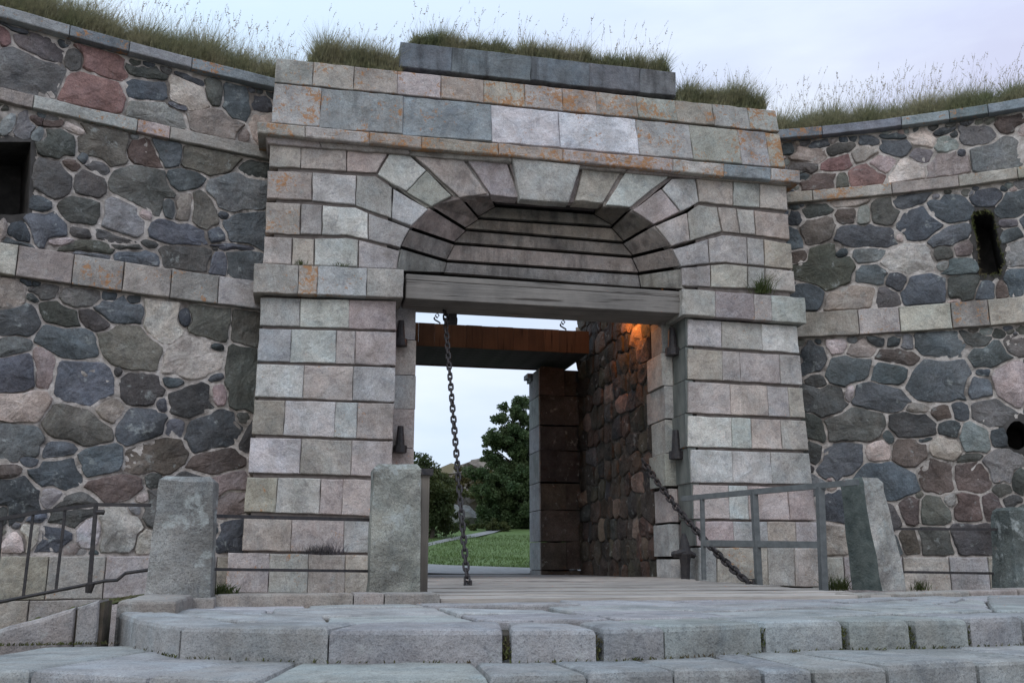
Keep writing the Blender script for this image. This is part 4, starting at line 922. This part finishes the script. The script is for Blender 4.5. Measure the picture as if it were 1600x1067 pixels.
def leaves(name,blobs,n,size,mat,parent=None,origin=None,seed=1):
    """leaf quads through the volume of many small clumps"""
    r=np.random.default_rng(seed); V=[];tot=sum(b[3]**2 for b in blobs)
    C=[];
    for b in blobs:
        k=int(n*b[3]**2/tot); d=r.normal(size=(k,3)); d/=np.linalg.norm(d,axis=1)[:,None]; rad=b[3]*(r.random(k)**.45); sc=np.array([1,1,b[4] if len(b)>4 else .8])
        C.append(np.array(b[:3])+d*rad[:,None]*sc)
    C=np.concatenate(C); k=len(C); a=r.normal(size=(k,3)); a/=np.linalg.norm(a,axis=1)[:,None]; b=np.cross(a,r.normal(size=(k,3))); b/=np.linalg.norm(b,axis=1)[:,None]
    s=size*r.uniform(.6,1.3,(k,1)); V=np.stack([C-a*s,C-b*s*.55,C+a*s,C+b*s*.55],1).reshape(-1,3)
    Fc=np.arange(4*k).reshape(k,4)
    return mk(name,V,Fc.tolist(),mat,parent,origin=origin)
def leafmat(name,c1,c2,sc=.8):
    m,t,b=M(name); k=NB(t); tc=k.n('ShaderNodeTexCoord'); n1=k.noise(tc.outputs['Object'],sc,3); n2=k.noise(tc.outputs['Object'],sc*14,2)
    c=k.mix(k.ramp(n1,.35,.65),c1+(1,),c2+(1,)); c=k.mix(1.,c,k.ramp(n2,.3,.7,(.65,.65,.65,1),(1.35,1.3,1.2,1)),'MULTIPLY'); k.l(c,b.inputs['Base Color'])
    tr=k.n('ShaderNodeBsdfTranslucent'); k.l(c,tr.inputs[0]); mx=k.n('ShaderNodeMixShader'); mx.inputs[0].default_value=.38; k.l(b.outputs[0],mx.inputs[1]); k.l(tr.outputs[0],mx.inputs[2]); k.l(mx.outputs[0],[x for x in t.nodes if x.type=='OUTPUT_MATERIAL'][0].inputs[0])
    b.inputs['Roughness'].default_value=.6; return m
m_leaf=leafmat('tree_leaves',(.05,.085,.035),(.10,.135,.06)); m_bush=leafmat('bush_leaves',(.045,.065,.025),(.085,.095,.035)); m_olive=leafmat('olive_leaves',(.10,.095,.04),(.14,.12,.05)); m_bark=simple('bark',(.05,.04,.03),(.09,.075,.06),6)
def atd(px,y,Y): return onY((px,y),Y)
def tree(Y,cx,base,blobs_px,n,size,mat,label,seed,name='tree',cat='tree',trunk=True,grp=None):
    b0=atd(cx,base,Y); b0[2]=zt_(b0[0],Y)-.1; t=thing(name,label,cat,tuple(b0),grp); sc=(Y+10.7)/F; bl=[]
    r=random.Random(seed)
    for (x,y,rad) in blobs_px:
        c=atd(x,y,Y); 
        for q_ in range(12): bl.append((c[0]+r.gauss(0,.5)*rad*sc,Y+r.gauss(0,.7)*rad*sc,c[2]+r.gauss(0,.5)*rad*sc,rad*sc*r.uniform(.28,.68),.8))
    leaves('crown',bl,n,size,mat,t,seed=seed)
    if trunk:
        top=atd(*blobs_px[0][:2],Y); parts=[tube([b0,b0*.5+top*.5+[.1,0,0],top],[.035*rad_(blobs_px)*sc*.6+.08,.10,.03],8)]
        for (x,y,rad) in blobs_px[1:]:
            c=atd(x,y,Y); m_=b0*.45+top*.55; m_[2]=min(m_[2],c[2]-.3); parts.append(tube([m_,m_*.4+c*.6+[0,.1,0],c],[.05,.035,.015],6))
        mk('trunk',*join(parts),m_bark,t)
    return t
def rad_(b): return max(x[2] for x in b)
tree(40,812,836,[(812,655,22),(790,650,16),(775,680,20),(800,700,28),(770,712,14),(830,690,26),(810,740,34),(780,765,28),(760,745,22),(815,790,34),(840,740,34),(800,820,20),(835,815,22),(855,690,30),(785,725,18),(765,694,11),(770,790,16),(758,770,12),(762,800,16),(790,690,18),(820,630,14),(798,638,10),(820,760,30),(818,812,26),(838,790,26),(782,806,22),(830,770,30)],80000,.085,m_leaf,'broad green tree beside the pillar, seen through the gate',3)
tree(30,675,842,[(672,775,30),(655,790,34),(690,765,20),(680,810,24),(700,790,16),(640,760,36),(662,745,16),(705,770,14),(700,810,18)],26000,.065,m_bush,'rounded dark bush on the lawn behind the left granite post',5,'bush','bush')
tree(47,725,765,[(700,752,14),(722,748,12),(740,752,14),(760,750,12),(690,765,14),(745,768,10),(690,748,14),(775,745,14),(712,765,12),(760,765,12)],22000,.075,m_olive,'olive-brown bushes on the slope between the bush and the tree',6,'bush','bush')
tree(38,770,836,[(715,826,8),(735,824,9),(752,821,9),(770,824,10),(700,828,8),(690,822,9),(783,820,10)],9000,.05,m_bush,'low green shrub row at the foot of the pale stone slope',8,'shrub','shrub',trunk=False)
# rock hill
def relief(name,outline,Y,thick,mat,kind=None,label=None,cat=None,col=None,jit=.25):
    P=[atd(x,y,Y) for x,y in outline]; n=len(P); c=sum(P)/n; V=[];Fc=[]
    rings=[(1.,0),(.93,-.35),(.75,-.75),(.45,-1.),(.0,-1.15)]
    for (s,o) in rings[:-1]:
        for p in P: g=np.array([random.gauss(0,jit),random.gauss(0,jit),random.gauss(0,jit)*.6])*(0 if s==1 else 1); V.append(c+(p-c)*s+np.array([0,o*thick,0])+g)
    V.append(c+[0,rings[-1][1]*thick,0])
    for p in P: V.append(p+np.array([0,thick*2,-2.]))
    for r_ in range(3):
        for i in range(n): j=(i+1)%n; Fc.append((r_*n+i,r_*n+j,(r_+1)*n+j,(r_+1)*n+i))
    for i in range(n): j=(i+1)%n; Fc.append((3*n+i,3*n+j,4*n)); Fc.append((i,j,4*n+1+j,4*n+1+i))
    o=mk(name,V,Fc,mat,None,col,smooth=False); 
    if kind: tag(o,kind=kind)
    else: tag(o,label,cat)
    return o
m_rock=simple('far_rock',(.12,.10,.085),(.24,.20,.17),1.2,8,.95,.2,c3=(.15,.12,.07)); m_pale=simple('pale_rock',(.14,.14,.135),(.23,.23,.22),1.6,8,.95,.15,c3=(.15,.16,.12))
relief('hill',[(600,790),(620,760),(660,745),(690,737),(700,731),(716,727),(730,727),(740,721),(752,715),(764,713),(775,722),(800,730),(880,745),(960,760),(960,860),(600,860)],75,6,m_rock,kind='structure',jit=.5)
relief('rock_slope',[(660,800),(700,766),(722,762),(748,768),(778,790),(786,818),(780,836),(660,840)],50,2.0,m_rock,kind='structure',jit=.25)
relief('pale_rock_slope',[(690,834),(697,800),(706,788),(728,789),(748,803),(768,820),(772,832)],43,1.2,m_pale,kind='structure',jit=.15)
bh=thing('shed','small pale blue-white building half hidden behind the tree','building',tuple(atd(787,825,45)))
wa=atd(773,800,45);wb=atd(803,800,45); zb_=atd(787,828,45)[2]; zt5=atd(787,782,45)[2]
mk('wall',*boxvf((wa[0],45,zb_-.6),(wb[0],47.5,zt5)),simple('pale_render',(.50,.55,.62),(.58,.63,.70),2),bh)
mk('roof',[(wa[0]-.1,44.8,zt5),(wb[0]+.1,44.8,zt5),(wb[0]+.1,47.7,zt5),(wa[0]-.1,47.7,zt5),((wa[0]+wb[0])/2,44.8,zt5+.5),((wa[0]+wb[0])/2,47.7,zt5+.5)],[(0,1,4),(3,5,2),(1,2,5,4),(0,4,5,3),(0,3,2,1)],simple('pale_roof',(.42,.45,.52),(.5,.53,.6),2),bh)

# ================================================================== earth bank and grass on top
def bank():
    parts=[]
    for W_ in (WL,WR):
        n=30; V=[];Fc=[]
        for i in range(n+1):
            u=W_.L*i/n
            for (o,z) in ((-.35,Z_C0+.02),(-.36,Z_C1+.06),(-.9,Z_C1+.17),(-2.,Z_C1+.3),(-6.,Z_C1+.35),(-6.2,-.5)): V.append(W_.P(u,z,o)+[0,0,random.gauss(0,.01)])
        for i in range(n):
            for k in range(5): j=i*6+k; Fc.append((j,j+1,j+7,j+6))
        parts.append((V,Fc))
    zs=onY((840,128),.02)[2]
    parts.append(boxvf((-2.85,.5,6.0),(3.6,2.2,6.2))); return join(parts)
tag(mk('earth_bank',*bank(),m_earth),kind='structure')
m_grass=leafmat('bank_grass',(.20,.22,.12),(.36,.33,.22),1.6); m_stem=simple('dry_grass_stems',(.34,.29,.22),(.44,.38,.31),8)
def grass_mesh(points,hts,lean,wid,r):
    k=len(points); P=np.array(points); h=np.array(hts)[:,None]; ang=r.uniform(0,2*math.pi,k); a=np.stack([np.cos(ang),np.sin(ang),np.zeros(k)],1)*wid
    ln=np.stack([r.normal(.12,lean,k),r.normal(-.1,lean,k),np.zeros(k)],1)*h
    m_=P+np.array([0,0,1])*h*.55+ln*.35; t=P+np.array([0,0,1])*h+ln
    V=np.stack([P-a,P+a,m_-a*.7,m_+a*.7,t],1).reshape(-1,3); i=np.arange(k)*5
    Fc=[(int(x),int(x+1),int(x+3),int(x+2)) for x in i]+[(int(x+2),int(x+3),int(x+4)) for x in i]
    return V,Fc
r=np.random.default_rng(5)
pts=[];hs=[]; sp=[];sh=[]
def clump(u,s=1.): return .95+.22*math.sin(u*3.1+s)*math.sin(u*7.3+2*s)+.16*math.sin(u*17+s)
for W_,sd_ in ((WL,1.),(WR,2.)):
    for _ in range(46000):
        u=r.uniform(0,W_.L); o=.05-abs(r.normal(0,.33)); z=Z_C1+min(.2,max(0,(-o-.3)*.25)); p=W_.P(u,z,o); pts.append(p); hs.append(r.uniform(.12,.36)*clump(u,sd_)*(1.45 if sd_==1. else 1.25)*min(1,.35+(.05-o)*3))
    for _ in range(1100):
        u=r.uniform(0,W_.L); o=-.1-r.uniform(0,1.2); sp.append(W_.P(u,Z_C1+.1,o)); sh.append(r.uniform(.35,.85))
ZA=onY((600,105),.02)[2]; ZS=onY((840,89),.05)[2]
def strip_g(xa,xb,ya,yb,z,n,h,ns,seed):
    for _ in range(n):
        x=r.uniform(xa,xb); y=ya+abs(r.normal(0,.35))*(yb-ya); e=min(1,(x-xa)/.15+.3,(xb-x)/.15+.3); pts.append(np.array([x,y,z])); hs.append(r.uniform(.08,.24)*h*clump(x,seed)*e)
    for _ in range(ns): x=r.uniform(xa,xb); sp.append(np.array([x,r.uniform(ya,yb),z])); sh.append(r.uniform(.3,.7))
xa1,xb1=onY((482,98),.1)[0],onY((628,107),.1)[0]; xs1,xs2=onY((640,70),.1)[0],onY((1048,112),.1)[0]; xr1,xr2=onY((1056,150),.1)[0],onY((1196,172),.1)[0]
strip_g(xa1,xb1,.06,1.0,ZA-.01,12000,1.6,130,3.); strip_g(xs1,xs2,.09,.9,ZS-.01,28000,1.2,230,4.); strip_g(xr1,xr2,.06,1.0,ZA-.01,12000,1.55,150,5.)
gr=mk('bank_grass',*grass_mesh(pts,hs,.42,.0042,r),m_grass); tag(gr,'dense olive-green grass growing along the tops of the walls and the gate','grass',kind='stuff')
# tall seeding stems
V,Fc=grass_mesh(sp,sh,.22,.0022,r); V=list(V);Fc=list(Fc)
for i in range(len(sp)):
    tip=V[i*5+4]; mid=V[i*5+2]; d=tip-mid; d/=np.linalg.norm(d)
    for k in range(9):
        b_=tip-d*.012*k; e=np.array([r.normal(0,.012),r.normal(0,.012),r.uniform(0,.02)])*(.4+.1*k); n=len(V); V+=[b_,b_+e+[.003,0,.0],b_+d*.016]; Fc.append((n,n+1,n+2))
tag(mk('seed_stems',V,Fc,m_stem),'tall thin pale grass stems with seed heads rising above the wall tops','grass stems',kind='stuff')
# slab earth top
tag(mk('slab_turf',*boxvf((xs1,.2,ZS-.3),(xs2,1.15,ZS-.004)),m_earth),kind='structure')

# ================================================================== small plants in the joints
def tuft(P,n,h,spread,mat,label,seed,cat='weed',name='weed',flat=.5):
    rr_=np.random.default_rng(seed); pp=[np.array(P)+[rr_.normal(0,spread),rr_.normal(0,.012),rr_.normal(0,.006)] for _ in range(n)]
    V,Fc=grass_mesh(pp,rr_.uniform(.4,1,n)*h,.6,.004,rr_); o=mk(name,V,Fc,mat,origin=P); return tag(o,label,cat,'weeds in the masonry joints')
m_weed=leafmat('weeds',(.06,.09,.03),(.12,.13,.05),3)
def pw(px,Y): return onY(px,Y)
tuft(pw((468,413),-.06),50,.07,.04,m_weed,'small green tuft on top of the left impost by the orange lichen',1)
tuft(pw((538,416),-.06),40,.05,.05,m_weed,'short dry tuft on the left impost right of the orange lichen',2)
tuft(pw((1190,458),-.06),180,.30,.05,m_weed,'green tuft growing up the joint above the right impost',3)
tuft(pw((500,866),-.03),160,.15,.12,leafmat('heather',(.11,.10,.10),(.16,.14,.17),5),'greyish flowering weed on the ledge of the left plinth',4)
tuft(pw((348,925),-3.8)*[1,1,0]+[0,0,.05],160,.10,.05,m_weed,'green weeds beside the foot of the broad left granite post',5)
tuft(at_depth((1310,915),9.4)*[1,1,0]+[0,0,.0],160,.16,.06,m_weed,'green weeds at the foot of the leaning right granite post',6)
tuft(pw((1437,900),-2.2)*[1,1,0]+[0,0,.0],80,.12,.05,m_weed,'thin weeds right of the leaning granite post',7)
# moss tufts along the joints of the steps
V=[];Fc=[];rr_=np.random.default_rng(9); pp=[]
for i in range(1,len(E1)-2):
    for _ in range(26):
        q_=E1[i]+(E1[i+1]-E1[i])*rr_.random()-tang(E1,i)*.012; pp.append(np.array([q_[0],q_[1],-RI+.0]))
for i in (4,5,7,8,9,10):
    for _ in range(70): q_=E1[i]+tang(E1,i)*rr_.uniform(-.0,.06); pp.append(np.array([q_[0]+rr_.normal(0,.008),q_[1],rr_.uniform(-RI,-.04)]))
for _ in range(700): x=rr_.uniform(-5,-3.35); y=rr_.uniform(-5.1,-4.0); pp.append(np.array([x,y,zk(x)]))
for _ in range(200): x=rr_.uniform(-3.9,-3.2); pp.append(np.array([x,-5.38+rr_.normal(0,.01),-RI+.0]))
tag(mk('moss_tufts',*grass_mesh(pp,rr_.uniform(.008,.02,len(pp)),.7,.004,rr_),m_moss),'dark moss and tiny grass along the foot of the steps and the left kerb','moss',kind='stuff')
